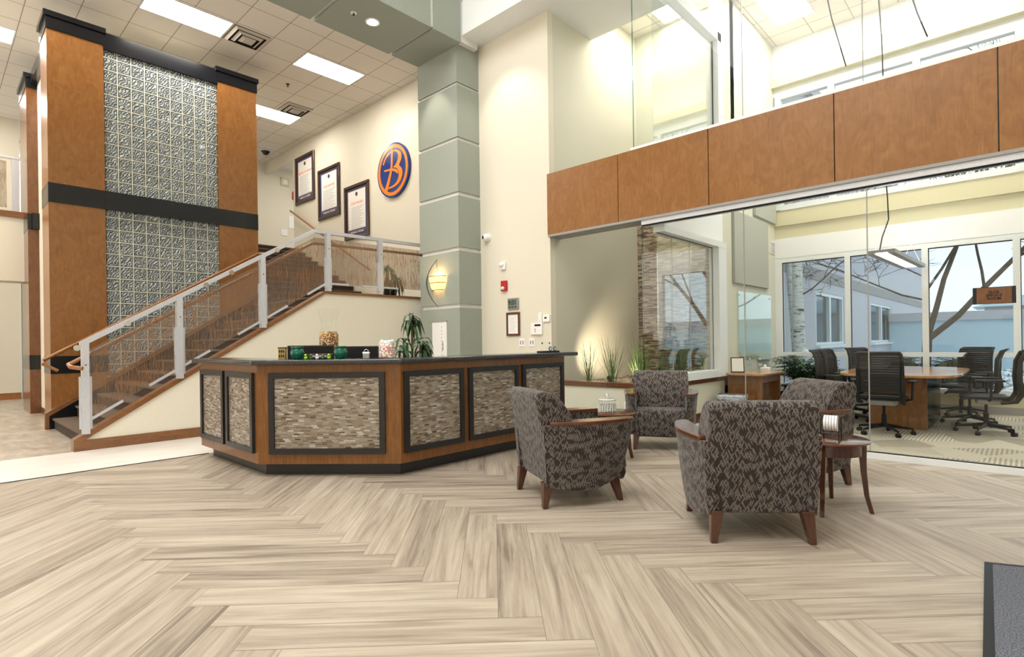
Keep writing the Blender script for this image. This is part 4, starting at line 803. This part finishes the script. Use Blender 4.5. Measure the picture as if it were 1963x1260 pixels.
# ================================================================ ARMCHAIRS
def make_armchair(label):
    t = thing('armchair', label, 'armchair', (0, 0, 0), 0, 'patterned lobby armchairs')
    zt = .61
    def th(u): return .05+.085*math.sin(math.pi*min(1, u*.86+.07))**1.0 - (.035 if u > .985 else 0)
    def arm(s):
        m = MB(); NTT, NZ = 16, 7; loops = []
        for i in range(NTT+1):
            u = i/NTT; zb = .165-.045*math.sin(math.pi*u)+.05*u**5; L = []
            for j in range(NZ+1):
                q = j/NZ; z = zb+(zt-zb)*q; y = -.36+.03*(1-q)+u*(.75-.03*(1-q)-.11*(1-q)**1.6); L.append((s*(.27+th(u)*(.62+.38*q**.7)), y, z))
            for j in range(NZ, -1, -1):
                q = j/NZ; z = zb+(zt-zb)*q; y = -.36+.03*(1-q)+u*(.75-.03*(1-q)-.11*(1-q)**1.6); L.append((s*.272, y, z))
            loops.append(L)
        n = len(loops[0]); fs = []
        for i in range(NTT):
            for k in range(n): a, b, c, d = i*n+k, i*n+(k+1) % n, (i+1)*n+(k+1) % n, (i+1)*n+k; fs.append((a, b, c, d) if s < 0 else (d, c, b, a))
        e0, e1 = tuple(range(n)), tuple(range(NTT*n, (NTT+1)*n)); fs += [e0[::-1], e1] if s < 0 else [e0, e1[::-1]]
        m.add([p for L in loops for p in L], fs); return m
    for s in (-1, 1):
        a = arm(s).build('side_panel', 'upholstery', t, smooth=True)
        pl = [(s*.262, -.30)]+[(s*(.27+th(u)+.008), -.36+u*.755) for u in [i/16 for i in range(1, 17)]]+[(s*.262, .385)]
        MB().prism(pl, 'z', zt, zt+.026).build('arm_cap', 'mahogany', t, bevel=.005, seg=2)
    bk = [(-.30, .165), (-.34, .45), (-.405, .78), (-.40, .825), (-.375, .848), (-.33, .852), (-.275, .842), (-.21, .795), (-.145, .71), (-.09, .60), (-.05, .46), (-.05, .165)]
    MB().prism(bk, 'x', -.315, .315).build('backrest', 'upholstery', t, bevel=.022, seg=3)
    MB().prism([(-.06, .17), (.33, .15), (.352, .20), (.35, .41), (.32, .445), (.25, .46), (-.06, .44)], 'x', -.27, .27).build('seat', 'upholstery', t, bevel=.018, seg=3)
    for sx in (-1, 1):
        for sy in (-1, 1):
            MB().taper((sx*.262, .29*sy-.02 if sy < 0 else .235, .19), (sx*.285, sy*.335 if sy < 0 else .285, 0), .036, .019).build('leg', 'mahogany_leg', t, bevel=.004, seg=1)
    return t
ch = [((-1.36, 3.66, 0), math.atan2(.62, .785), 'nearest armchair with its patterned back to the camera'), ((-2.66, 3.51, 0), -.50, 'left armchair in front of the reception desk, seen from behind its right side'),
      ((-3.08, 5.80, 0), math.atan2(-.467, -.884), 'armchair facing the camera in front of the planter'), ((-1.51, 5.13, 0), math.atan2(.64, -.77), 'armchair facing left beside the glass wall, behind the round table')]
a0 = make_armchair(ch[0][2]); a0.location = ch[0][0]; a0.rotation_euler.z = ch[0][1]
for l, rz, lb in ch[1:]: dup(a0, l, rz, lb)
# round side tables
def side_table(label, x, y, rz):
    t = thing('side_table', label, 'table', (x, y, 0), rz, 'round mahogany side tables'); zt = .50
    MB().lathe([(0, zt-.02), (.262, zt-.02), (.272, zt-.014), (.272, zt-.005), (.265, zt), (0, zt)], n=48).build('top', 'mahogany', t, smooth=True)
    MB().lathe([(.215, zt-.10), (.228, zt-.10), (.228, zt-.02), (.215, zt-.02)], n=40).build('apron', 'mahogany_leg', t, smooth=True)
    for k in range(4):
        a = math.pi/4+k*math.pi/2; c, s = math.cos(a), math.sin(a); prof = [(.222, zt-.02, .024), (.222, zt-.12, .022), (.226, .28, .018), (.242, .12, .015), (.272, 0, .013)]
        m = MB(); vs = []
        for r, z, h in prof:
            for i, j in ((-1, -1), (1, -1), (1, 1), (-1, 1)): vs.append((c*(r+i*h)-s*j*h, s*(r+i*h)+c*j*h, z))
        fs = [(i*4+k2, i*4+(k2+1) % 4, (i+1)*4+(k2+1) % 4, (i+1)*4+k2)[::-1] for i in range(4) for k2 in range(4)]+[(0, 1, 2, 3), (19, 18, 17, 16)]
        m.add(vs, fs); m.build('leg', 'mahogany_leg', t, bevel=.003, seg=1)
    return t
side_table('round mahogany side table with curved legs beside the nearest armchair', -1.05, 4.42, R(-38)); side_table('round mahogany side table holding the glass candy jar', -3.10, 4.75, R(20))
t = thing('coaster_stack', 'stack of white coasters held in a curved metal stand on the near side table', 'coasters', (-1.0, 4.33, .50), R(5)); t.scale = (1.15,)*3
for i in range(5): MB().tube([(-.034+i*.015, 0, .105), (-.022+i*.015, 0, .105)], .048, 24).build('coaster', 'white_plastic', t, smooth=True)
for x in (-.045, .05):
    MB().tube([(x, .045*math.cos(a)*1.1, .10+.052*math.sin(a)) for a in [math.pi*(.0+i/10) for i in range(11)]]+[(x, -.05, .0)], .004, 6).build('wire', 'dark_metal', t); MB().tube([(x, .05, .1), (x, .05, 0)], .004, 6).build('wire', 'dark_metal', t)
for y in (-.05, .05): MB().tube([(-.045, y, .05), (.05, y, .05)], .003, 6).build('cross_wire', 'dark_metal', t)
t = thing('glass_jar', 'lidded cut glass jar of striped candies on the far side table', 'jar', (-3.10, 4.72, .50))
MB().lathe([(0, .004), (.08, .004), (.085, .02), (.085, .115)], n=24).build('bowl', 'clear_glass', t, smooth=True); k = MB()
for i in range(20): a = i*math.pi/10; k.beam((.084*math.cos(a), .084*math.sin(a), .01), (.084*math.cos(a), .084*math.sin(a), .075), .009, .009, (1, 0, .1))
k.build('facets', 'lens_clear', t); MB().lathe([(.088, .118), (.09, .125), (.07, .14), (.015, .15), (.01, .16), (.018, .172), (.012, .185), (0, .187)], n=24).build('lid', 'clear_glass', t, smooth=True); MB().lathe([(.012, .152), (.018, .172), (.012, .185), (0, .187)], n=12).build('knob', 'chrome', t, smooth=True); MB().lathe([(.089, .116), (.093, .120), (.093, .128), (.088, .130)], n=28).build('lid_rim', 'lens_clear', t, smooth=True); k = MB()
for i in range(26): k.ball((rr.uniform(-.05, .05), rr.uniform(-.05, .05), .015+rr.random()*.04), .015, .008, .008, 6, 4)
tag(k.build('candies', 'duck_white', t), kind='stuff')
t = thing('wrapped_candy', 'small wrapped candy lying on the far side table beside the jar', 'candy', (-3.17, 4.57, .505)); MB().ball((0, 0, .012), .025, .016, .013).build('sweet', 'candy_mix', t); MB().prism([(-.045, -.012), (-.02, 0), (-.045, .012)], 'z', .008, .014).prism([(.045, -.012), (.02, 0), (.045, .012)], 'z', .008, .014).build('wrapper_ends', 'duck_white', t)
# entrance mat
t = thing('entrance_mat', 'grey ribbed entrance mat with dark border at the lower right corner', 'mat', (-.17, 3.86, 0), 0)
# edge runs from (-.17,3.86) to (-.13,2.7); far edge heads right
q = [(0, 0), (.05, -1.3), (1.7, -1.2), (1.6, .42)]
MB().prism([(0, 0), (.07, -1.9), (2.1, -1.7), (2.0, .83)], 'z', .001, .010).build('border', 'black_plastic', t); MB().prism([(.035, -.03), (.105, -1.85), (2.05, -1.65), (1.96, .76)], 'z', .010, .014).build('pile', 'mat_pile', t)

# ================================================================ CONFERENCE ROOM
t = thing('conference_table', 'boat shaped wood conference table behind the glass wall', 'table', (-1.25, 9.6, 0))
tp = []
for i in range(48):
    a = 2*math.pi*i/48; c, s = math.cos(a), math.sin(a); tp.append((.68*math.copysign(abs(c)**.55, c), 1.30*math.copysign(abs(s)**.45, s)))
MB().prism(tp, 'z', .705, .74).build('top', 'maple_top', t, bevel=.006, seg=2)
for y in (-.75, .75): B(-.32, y-.03, 0, .32, y+.03, .705).build('end_panel', 'conference_base', t)
B(-.04, -.72, .08, .04, .72, .705).build('centre_panel', 'conference_base', t)
B(.28, -.72, 0, .32, .72, .705).build('side_panel', 'black_lacquer', t)
def make_chair(label):
    t = thing('office_chair', label, 'chair', (0, 0, 0), 0, 'black mesh chairs around the conference table')
    MB().prism([(-.22, .445), (.20, .435), (.25, .415), (.245, .45), (.20, .475), (-.2, .48)], 'x', -.235, .235).build('seat', 'black_plastic', t, bevel=.012, seg=2)
    B(-.14, -.14, .37, .14, .10, .44).build('mechanism', 'grey_plastic', t, bevel=.015)
    fr = MB(); sidep = [(.22, -.12, .40), (.225, -.26, .43), (.23, -.31, .52), (.225, -.29, .70), (.225, -.30, .90), (.22, -.345, 1.01), (.215, -.39, 1.03)]
    for s in (-1, 1): fr.tube([(s*x, y, z) for x, y, z in sidep], [.02, .03, .032, .026, .023, .02, .014], 8)
    fr.tube([(-.215, -.39, 1.03), (.215, -.39, 1.03)], .015, 8).tube([(-.22, -.30, .50), (.22, -.30, .50)], .016, 8); fr.build('back_frame', 'black_plastic', t, smooth=True)
    sl = MB()
    for i in range(16):
        z = .54+i*.030; y = -.305+.012*math.sin(i/3)-(.0 if z < .9 else (z-.9)*.35); sl.box(-.222, y-.003, z, .222, y+.003, z+.0255)
    sl.build('back_slats', 'black_mesh', t)
    m_ = MB(); pr_ = [(-.268, .50), (-.286, .70), (-.296, .90), (-.34, 1.01)]
    m_.add([(sx*.215, y, z) for y, z in pr_ for sx in (-1, 1)], [(0, 1, 3, 2), (2, 3, 5, 4), (4, 5, 7, 6)]); m_.build('back_mesh', 'mesh_screen', t)
    for s in (-1, 1):
        MB().tube([(s*.17, -.02, .42), (s*.29, -.03, .45), (s*.30, -.03, .66)], .014, 8).build('arm_post', 'black_plastic', t, smooth=True); B(s*.30-.04, -.16, .66, s*.30+.04, .12, .685).build('armrest', 'black_plastic', t, bevel=.01)
    MB().tube([(0, 0, .10), (0, 0, .25)], .028, 10).tube([(0, 0, .25), (0, 0, .38)], .016, 10).build('gas_lift', 'black_plastic', t, smooth=True)
    ba = MB()
    for k in range(5):
        a = .3+k*2*math.pi/5; c, s = math.cos(a), math.sin(a); ba.tube([(0, 0, .115), (.30*c, .30*s, .075)], [.026, .013], 6)
    ba.build('star_base', 'black_plastic', t, smooth=True)
    for k in range(5):
        a = .3+k*2*math.pi/5; c, s = math.cos(a), math.sin(a); x, y = .30*c, .30*s
        MB().tube([(x-s*.022, y+c*.022, .028), (x+s*.022, y-c*.022, .028)], .028, 14).tube([(x, y, .04), (x, y, .08)], .007, 6).build('caster', 'black_plastic', t, smooth=True)
    return t
cc = [((-1.30, 8.22, 0), 0.02, 'office chair at the near table end with its back to the camera'), ((-.36, 9.03, 0), R(96), 'nearest office chair on the right side, seen in profile'), ((-.56, 9.78, 0), R(88), 'second office chair on the right side of the conference table'),
      ((-.72, 10.85, 0), R(150), 'office chair at the far right corner of the table facing the glass'), ((-1.95, 9.20, 0), R(-90), 'office chair at the left side nearest the green plant'), ((-1.98, 9.90, 0), R(-94), 'middle office chair on the left side of the conference table'), ((-1.80, 10.75, 0), R(-120), 'farthest office chair on the left side of the table')]
c0 = make_chair(cc[0][2]); c0.location = cc[0][0]; c0.rotation_euler.z = cc[0][1]
for l, rz, lb in cc[1:]: dup(c0, l, rz, lb)
# pendant light with its wires and power cord
t = thing('pendant_light', 'long white pendant light hanging over the conference table', 'pendant light', (-1.30, 9.5, 2.31), R(-2))
MB().box(-.15, -1.10, -.02, -.075, 1.10, .03).box(.075, -1.10, -.02, .15, 1.10, .03).box(-.075, -1.10, .0, .075, 1.10, .03).build('housing', 'grey_plastic', t); B(-.07, -1.04, -.006, .07, -.01, .0).build('tube', 'pendant_light', t); B(-.07, .01, -.006, .07, 1.04, .0).build('tube', 'pendant_light', t); B(-.07, -1.04, .03, .07, 1.04, .034).build('uplight_fill', 'uplight_fill_glow', t)  # glowing strip on the top face is added to brighten the upper room
for y in (-.9, .9):
    for s in (-1, 1): MB().tube([(s*.12, y, .03), (0, y, .35)], .0025, 4).build('wire', 'rope', t)
    MB().tube([(0, y, .35), (0, y, 4.48)], .0025, 4).build('wire', 'rope', t)
MB().tube([(-.15, -.4, .12), (-.13, -.35, .3), (-.06, -.3, .55), (-.07, -.3, .85), (-.09, -.3, 1.2), (-.1, -.3, 2.5), (-.12, -.28, 3.2), (-.2, -.2, 4.48)], .009, 6).build('power_cord', 'black_plastic', t)
for i, (x, y, z0) in enumerate(((-2.0, 8.8, 5.0), (-1.1, 8.9, 5.1))):
    t = thing('hanging_cord', ('dark curved cord hanging behind the upper glass, left one', 'dark curved cord hanging behind the upper glass, right one')[i], 'cord', (x, y, 6.84))
    MB().tube([(0, 0, 0), (0, 0, -.8)], .003, 4).build('wire', 'rope', t); MB().tube([(0, 0, -.8), (.05, 0, -1.1), (.12, 0, -1.4), (.22, 0, z0-6.84)], .009, 6).build('cord', 'black_plastic', t)
t = thing('ceiling_detector', 'round white smoke detector on the ceiling behind the upper glass', 'detector', (-3.0, 8.0, 6.84)); MB().lathe([(.09, 0), (.09, -.03), (.05, -.05), (0, -.05)]).build('body', 'white_plastic', t, smooth=True); MB().lathe([(.06, -.045), (.062, -.05), (.05, -.052)]).build('vents', 'grey_plastic', t)
for lb, x, y in (('fluorescent light in the ceiling above the planter court', -4.3, 8.4), ('added unseen fluorescent light in the conference ceiling, second from the side wall', -1.5, 9.9), ('fluorescent light in the conference ceiling nearest the side wall', -2.9, 9.9), ('added unseen fluorescent light in the conference ceiling above the table end', -.2, 9.9), ('added unseen fluorescent light in the conference ceiling near the right wall', 2.0, 9.9)):  # conference lights out of view are added to brighten the room
    troffer(lb, x, y)
    tt = [o for o in C.objects if o.get('label') == lb]
    for o in tt: o.location.z = 6.84
# side wall: acoustic panels, marker board, vent
t = thing('acoustic_panel', 'large grey felt acoustic panel on the conference side wall', 'acoustic panel', (-3.5, 9.88, 2.74)); B(0, -.81, -.60, .05, .81, .60).build('core', 'felt', t, bevel=.008); B(-.0, -.815, -.605, .012, .815, .605).build('backing', 'grey_plastic', t)
t = thing('acoustic_panel', 'higher grey felt acoustic panel near the room corner', 'acoustic panel', (-3.5, 10.6, 4.1)); B(0, -.55, -.70, .05, .55, .70).build('core', 'felt', t, bevel=.008); B(-.0, -.555, -.705, .012, .555, .705).build('backing', 'grey_plastic', t)
t = thing('glass_board', 'pale green glass marker board on the conference side wall', 'marker board', (-3.48, 10.05, 1.44)); B(0, -.80, -.58, .008, .80, .58).build('glass', 'marker_glass', t)
for y in (-.74, .0, .74):
    for z in (-.52, .52): MB().tube([(-.02, y, z), (.018, y, z)], .015, 8).build('standoff', 'chrome', t)
B(-.01, .1, -.60, .06, .74, -.585).build('tray', 'grey_plastic', t)
t = thing('return_vent', 'small white wall grille beside the acoustic panel', 'vent', (-3.5, 11.05, 2.95)); B(0, -.11, -.12, .015, .11, .12).build('frame', 'white_frame', t); k = MB()
for i in range(8): k.box(.015, -.09, -.10+i*.026, .02, .09, -.09+i*.026)
k.build('slats', 'grey_plastic', t)
# side desk with things on it
t = thing('side_desk', 'small bow ended oak desk against the conference side wall', 'desk', (-3.47, 8.95, 0))
MB().prism([(0, -.32), (.16, -.42), (.42, -.46), (.60, -.38), (.62, -.2), (.62, .62), (0, .62)], 'z', .655, .69).build('top', 'maple_top', t, bevel=.006); B(.03, -.28, 0, .55, -.24, .655).build('end_panel', 'conference_base', t); B(.03, .54, 0, .55, .58, .655).build('end_panel', 'conference_base', t); B(.08, -.24, .1, .11, .54, .655).build('back_panel', 'mahogany', t)
B(.50, -.24, .54, .53, .54, .655).build('front_rail', 'oak', t)
t = thing('tablet_display', 'black framed tablet showing a white page on the side desk', 'tablet', (-3.30, 8.72, .69), R(25)); m = MB().prism([(-.01, 0), (.01, 0), (.07, .24), (.05, .24)], 'x', -.10, .10).build('case', 'black_plastic', t)
m = MB(); m.add([(-.085, -.006, .02), (.085, -.006, .02), (.085, .046, .225), (-.085, .046, .225)], [(0, 1, 2, 3)]); m.build('page', 'paper', t); B(-.03, .04, 0, .03, .12, .01).build('foot', 'black_plastic', t)
for i, (x, y) in enumerate(((-3.22, 9.02), (-3.05, 8.98))):
    t = thing('water_bottle', ('clear plastic water bottle next to the tablet', 'clear plastic water bottle nearest the tissue box')[i], 'bottle', (x, y, .69), 0, 'water bottles on the side desk'); MB().lathe([(0, 0), (.032, 0), (.034, .02), (.030, .09), (.034, .14), (.014, .19), (.013, .205)], n=14).build('body', 'clear_glass', t, smooth=True); MB().lathe([(.015, .2), (.015, .22), (0, .22)], n=12).build('cap', 'white_plastic', t); MB().lathe([(.0345, .10), (.0345, .135)], n=14).build('label', 'blue_door', t)
t = thing('tissue_box', 'low white tissue box on the side desk', 'tissue box', (-3.07, 9.28, .69), R(10)); B(-.06, -.12, 0, .06, .12, .06).build('box', 'paper', t, bevel=.004); MB().ball((0, -.03, .07), .03, .04, .045, 7, 4).build('tissue', 'white_plastic', t)
def bin_(lb, x, y, rz=0):
    t = thing('waste_bin', lb, 'bin', (x, y, 0), rz, None); m = MB(); m.add([(sx*a, sy*b, z) for a, b, z in ((.15, .10, .004), (.19, .13, .36)) for sx, sy in ((-1, -1), (1, -1), (1, 1), (-1, 1))], [(3, 2, 1, 0), (0, 1, 5, 4), (1, 2, 6, 5), (2, 3, 7, 6), (3, 0, 4, 7)]); m.build('bucket', 'black_plastic', t)
    m = MB(); n = 40; vs = []
    for z, k in ((.395, 1.0), (.375, 1.07), (.33, 1.05), (.315, 1.03)):
        for i in range(n):
            a = 2*math.pi*i/n; c, s = math.cos(a), math.sin(a); vs.append((.195*k*math.copysign(abs(c)**.3, c)+rr.uniform(-.004, .004), .135*k*math.copysign(abs(s)**.3, s)+rr.uniform(-.004, .004), z+rr.uniform(-.006, .006)))
    m.add(vs, [(j*n+i, (j+1)*n+i, (j+1)*n+(i+1) % n, j*n+(i+1) % n) for j in range(3) for i in range(n)]); m.build('liner', 'bin_bag', t)
bin_('black waste bin with grey liner left of the side desk', -3.20, 8.22, R(10)); bin_('black waste bin with grey liner between the side desk and the plant', -3.20, 9.95, R(80))
t = thing('zz_plant', 'bushy dark green plant in a black pot by the conference windows', 'plant', (-2.85, 10.5, 0)); B(-.28, -.28, 0, .28, .28, .42).build('pot', 'black_lacquer', t, bevel=.02); f = MB(); s = MB()
for i in range(75):
    az = rr.uniform(0, 6.28); L = rr.uniform(.22, .50); h = rr.uniform(.15, .50); b = Vector((rr.uniform(-.14, .14), rr.uniform(-.14, .14), .40)); pts = [b+Vector((math.cos(az)*L*t_*t_**.3, math.sin(az)*L*t_*t_**.3, h*math.sin(t_*1.9))) for t_ in [q/7 for q in range(8)]]
    s.tube(pts, [.012*(1-q/9) for q in range(8)], 5)
    for q in range(2, 8):
        for sd in (-1, 1): f.strap(pts[q], az+sd*1.0, .11, .05, .5, .052, 3)
f.build('leaves', 'leaf_dark', t); s.build('stems', 'leaf_grass', t)
# room sign hanging on the glass
t = thing('room_sign', 'wooden room sign with black ends reading BLUE SPRUCE ROOM on the glass', 'sign', (-.195, 6.49, 1.575)); B(-.145, -.006, -.075, .145, 0, .075).build('backplate', 'black_lacquer', t); B(-.118, -.010, -.071, .118, -.006, .071).build('wood_face', 'cherry_dark', t)
text('lettering', 'BLUE\nSPRUCE\nROOM', .030, (.0, -.0105, 0), FACE, 'black_plastic', t, bold=.0008, sx=1.05)

# ================================================================ OUTSIDE
struct('floor_outside', B(-12, 11.4, -.6, 30, 60, -.05), 'snowy_gravel')
k = MB()
for i in range(900):
    x, y = rr.uniform(-3.6, 4.5), 11.7+rr.random()**1.5*9; s = rr.uniform(.06, .2); k.ball((x, y, -.02+rr.uniform(0, .25)*(1 if y > 12.5 else .3)), s*rr.uniform(.8, 1.5), s, s*.6, 7, 4)
tag(k.build('landscape_rocks', 'snowy_gravel', smooth=True), 'snow dusted landscape rocks outside the windows', 'rocks', None, 'stuff')
bw = thing('building_wing', 'pale grey building wing with tall windows outside on the left', 'building', (-3.9, 12, 0))
ws = [(3.6, 6.6), (10.5, 14.6)]
m = MB(); prev = 0.0
for a, b in ws: m.box(-1, prev, 0, 0, a, 7.2); m.box(-1, a, 0, 0, b, 1.03); m.box(-1, a, 2.42, 0, b, 7.2); prev = b
m.box(-1, prev, 0, 0, 26, 7.2); m.box(-1, 0, 7.2, .15, 26, 7.5); m.build('wall', 'building', bw)
B(-.9, 0, 2.7, .03, 26, 3.0).build('band', 'building_dark', bw)
for a, b in ws:
    c_ = (a+b)/2; w_ = MB().box(-.12, a, 1.03, -.02, b, 1.10).box(-.12, a, 2.34, -.02, b, 2.42).box(-.12, a, 1.1, -.02, a+.12, 2.34).box(-.12, b-.12, 1.1, -.02, b, 2.34).box(-.12, c_-.08, 1.1, -.02, c_+.08, 2.34).build('window', 'white_frame', bw)
    B(-.11, a+.1, 1.08, -.10, b-.1, 2.36).build('pane', 'oven_glass', w_); B(-.1, a-.1, .95, .12, b+.1, 1.03).build('sill', 'white_frame', w_)
t = thing('parapet_wall', 'long pale blue grey garden wall beyond the tree', 'wall', (0, 26, 0)); B(-3.9, 0, -.4, 30, .4, 1.8).build('wall', 'fence_blue', t); B(-3.9, -.1, 1.8, 30, .5, 2.12).build('coping', 'building', t)
t = thing('distant_house', 'distant house roof above the garden wall', 'house', (2.2, 45, 0)); B(-4, 0, 0, 4, 5, 3.0).build('walls', 'building_dark', t); MB().prism([(-4.6, 3.0), (4.6, 3.0), (0, 4.2)], 'y', -.3, 5.3).build('roof', 'fence_blue', t)
def bush(lb, x, y, w_, h):
    t = tag(bpy.data.objects.new('shrub', None), lb, 'shrub'); C.objects.link(t); t.location = (x, y, -.05); f = MB()
    for i in range(900):
        a, b = rr.uniform(0, 6.28), math.acos(rr.uniform(0, 1)); q = rr.uniform(.55, 1); p = Vector((math.cos(a)*math.sin(b)*w_*.6*q, math.sin(a)*math.sin(b)*w_*.5*q, .05+math.cos(b)*(h-.1)*q)); f.strap(p, a+rr.uniform(-.8, .8), .16, .05, .3, .07, 2)
    f.ball((0, 0, h*.35), w_*.5, w_*.42, h*.5, 10, 8)
    f.build('foliage', 'hedge', t); MB().tube([(0, 0, 0), (0, 0, h*.6)], .04, 6).build('stem', 'bark', t)
bush('low grey green shrub outside below the tree, left of the trunk', -1.9, 13.9, .8, 1.0); bush('low dark shrub outside behind the far right office chair', -1.0, 14.2, 1.0, .95); bush('low brown shrub outside beside the birch', -2.9, 13.2, .6, .7)
lim = [-2.2, -1.8]
def branch(m, p, d, L, r, depth, rnd_, up=.12):
    pts = [Vector(p)]; dd = Vector(d).normalized(); n = 5
    for i in range(n): dd = (dd+Vector((rnd_.gauss(0, .10), rnd_.gauss(0, .10), rnd_.gauss(up*.5, .08)))).normalized(); q_ = pts[-1]+dd*L/n; q_.x = max(q_.x, lim[0]); q_.y = max(q_.y, lim[1]); pts.append(q_)
    m.tube(pts, [r*(1-.55*i/n) for i in range(n+1)], 6 if r > .02 else 4, caps=False)
    if depth:
        for i in range(rnd_.choice((4, 5))):
            k_ = rnd_.randint(2, n); a = Vector((rnd_.gauss(0, .7), rnd_.gauss(0, .7), rnd_.gauss(.15, .5))); branch(m, pts[k_], (dd+a).normalized(), L*rnd_.uniform(.45, .7), max(.006, r*.42), depth-1, rnd_, up)
t = thing('bare_tree', 'bare brown tree with long leaning branches outside the window', 'tree', (-1.50, 14.0, -.1)); rn = random.Random(21); m = MB()
m.tube([(0, 0, 0), (.02, 0, .8), (.05, 0, 1.3)], [.10, .085, .08], 10)
m.build('trunk', 'bark', t, smooth=True)
m = MB(); branch(m, (.05, 0, 1.25), (.75, 0, .85), 3.4, .065, 4, rn, .05); m.build('right_limb', 'bark', t, smooth=True)
m = MB(); branch(m, (.05, 0, 1.3), (.05, .05, 1), 3.0, .06, 4, rn); branch(m, (.07, 0, 2.3), (.5, -.1, .9), 2.2, .03, 4, rn); m.build('upright_limb', 'bark', t, smooth=True)
m = MB(); branch(m, (.05, 0, 2.05), (-1, 0, .32), 2.2, .022, 4, rn, .0); branch(m, (.07, 0, 2.5), (-.9, .1, .5), 2.0, .018, 3, rn, .0); m.build('left_limb', 'bark', t, smooth=True)
lim = [-.3, -.9]
t = thing('birch_tree', 'white barked birch trunk close outside the left conference window', 'tree', (-3.50, 12.7, -.1)); MB().tube([(0.02, 0, 0), (0, 0, 1.2), (-.02, 0, 2.6), (0, 0, 5.0)], [.13, .115, .10, .07], 14).build('trunk', 'birch', t, smooth=True)
MB().tube([(-.05, .15, 0), (-.14, .2, 1.2), (-.26, .3, 2.6), (-.3, .35, 4.6)], [.09, .075, .06, .04], 12).build('second_trunk', 'birch', t, smooth=True); MB().ball((.13, -.06, 1.0), .09, .07, .10, 10, 6).build('burl', 'duck_white', t, smooth=True)
m = MB()
for z in (2.2, 2.9, 3.6): branch(m, (0, 0, z), (rn.choice((-1, 1)), -.2, .6), 1.5, .02, 2, rn)
m.build('branches', 'bark', t)
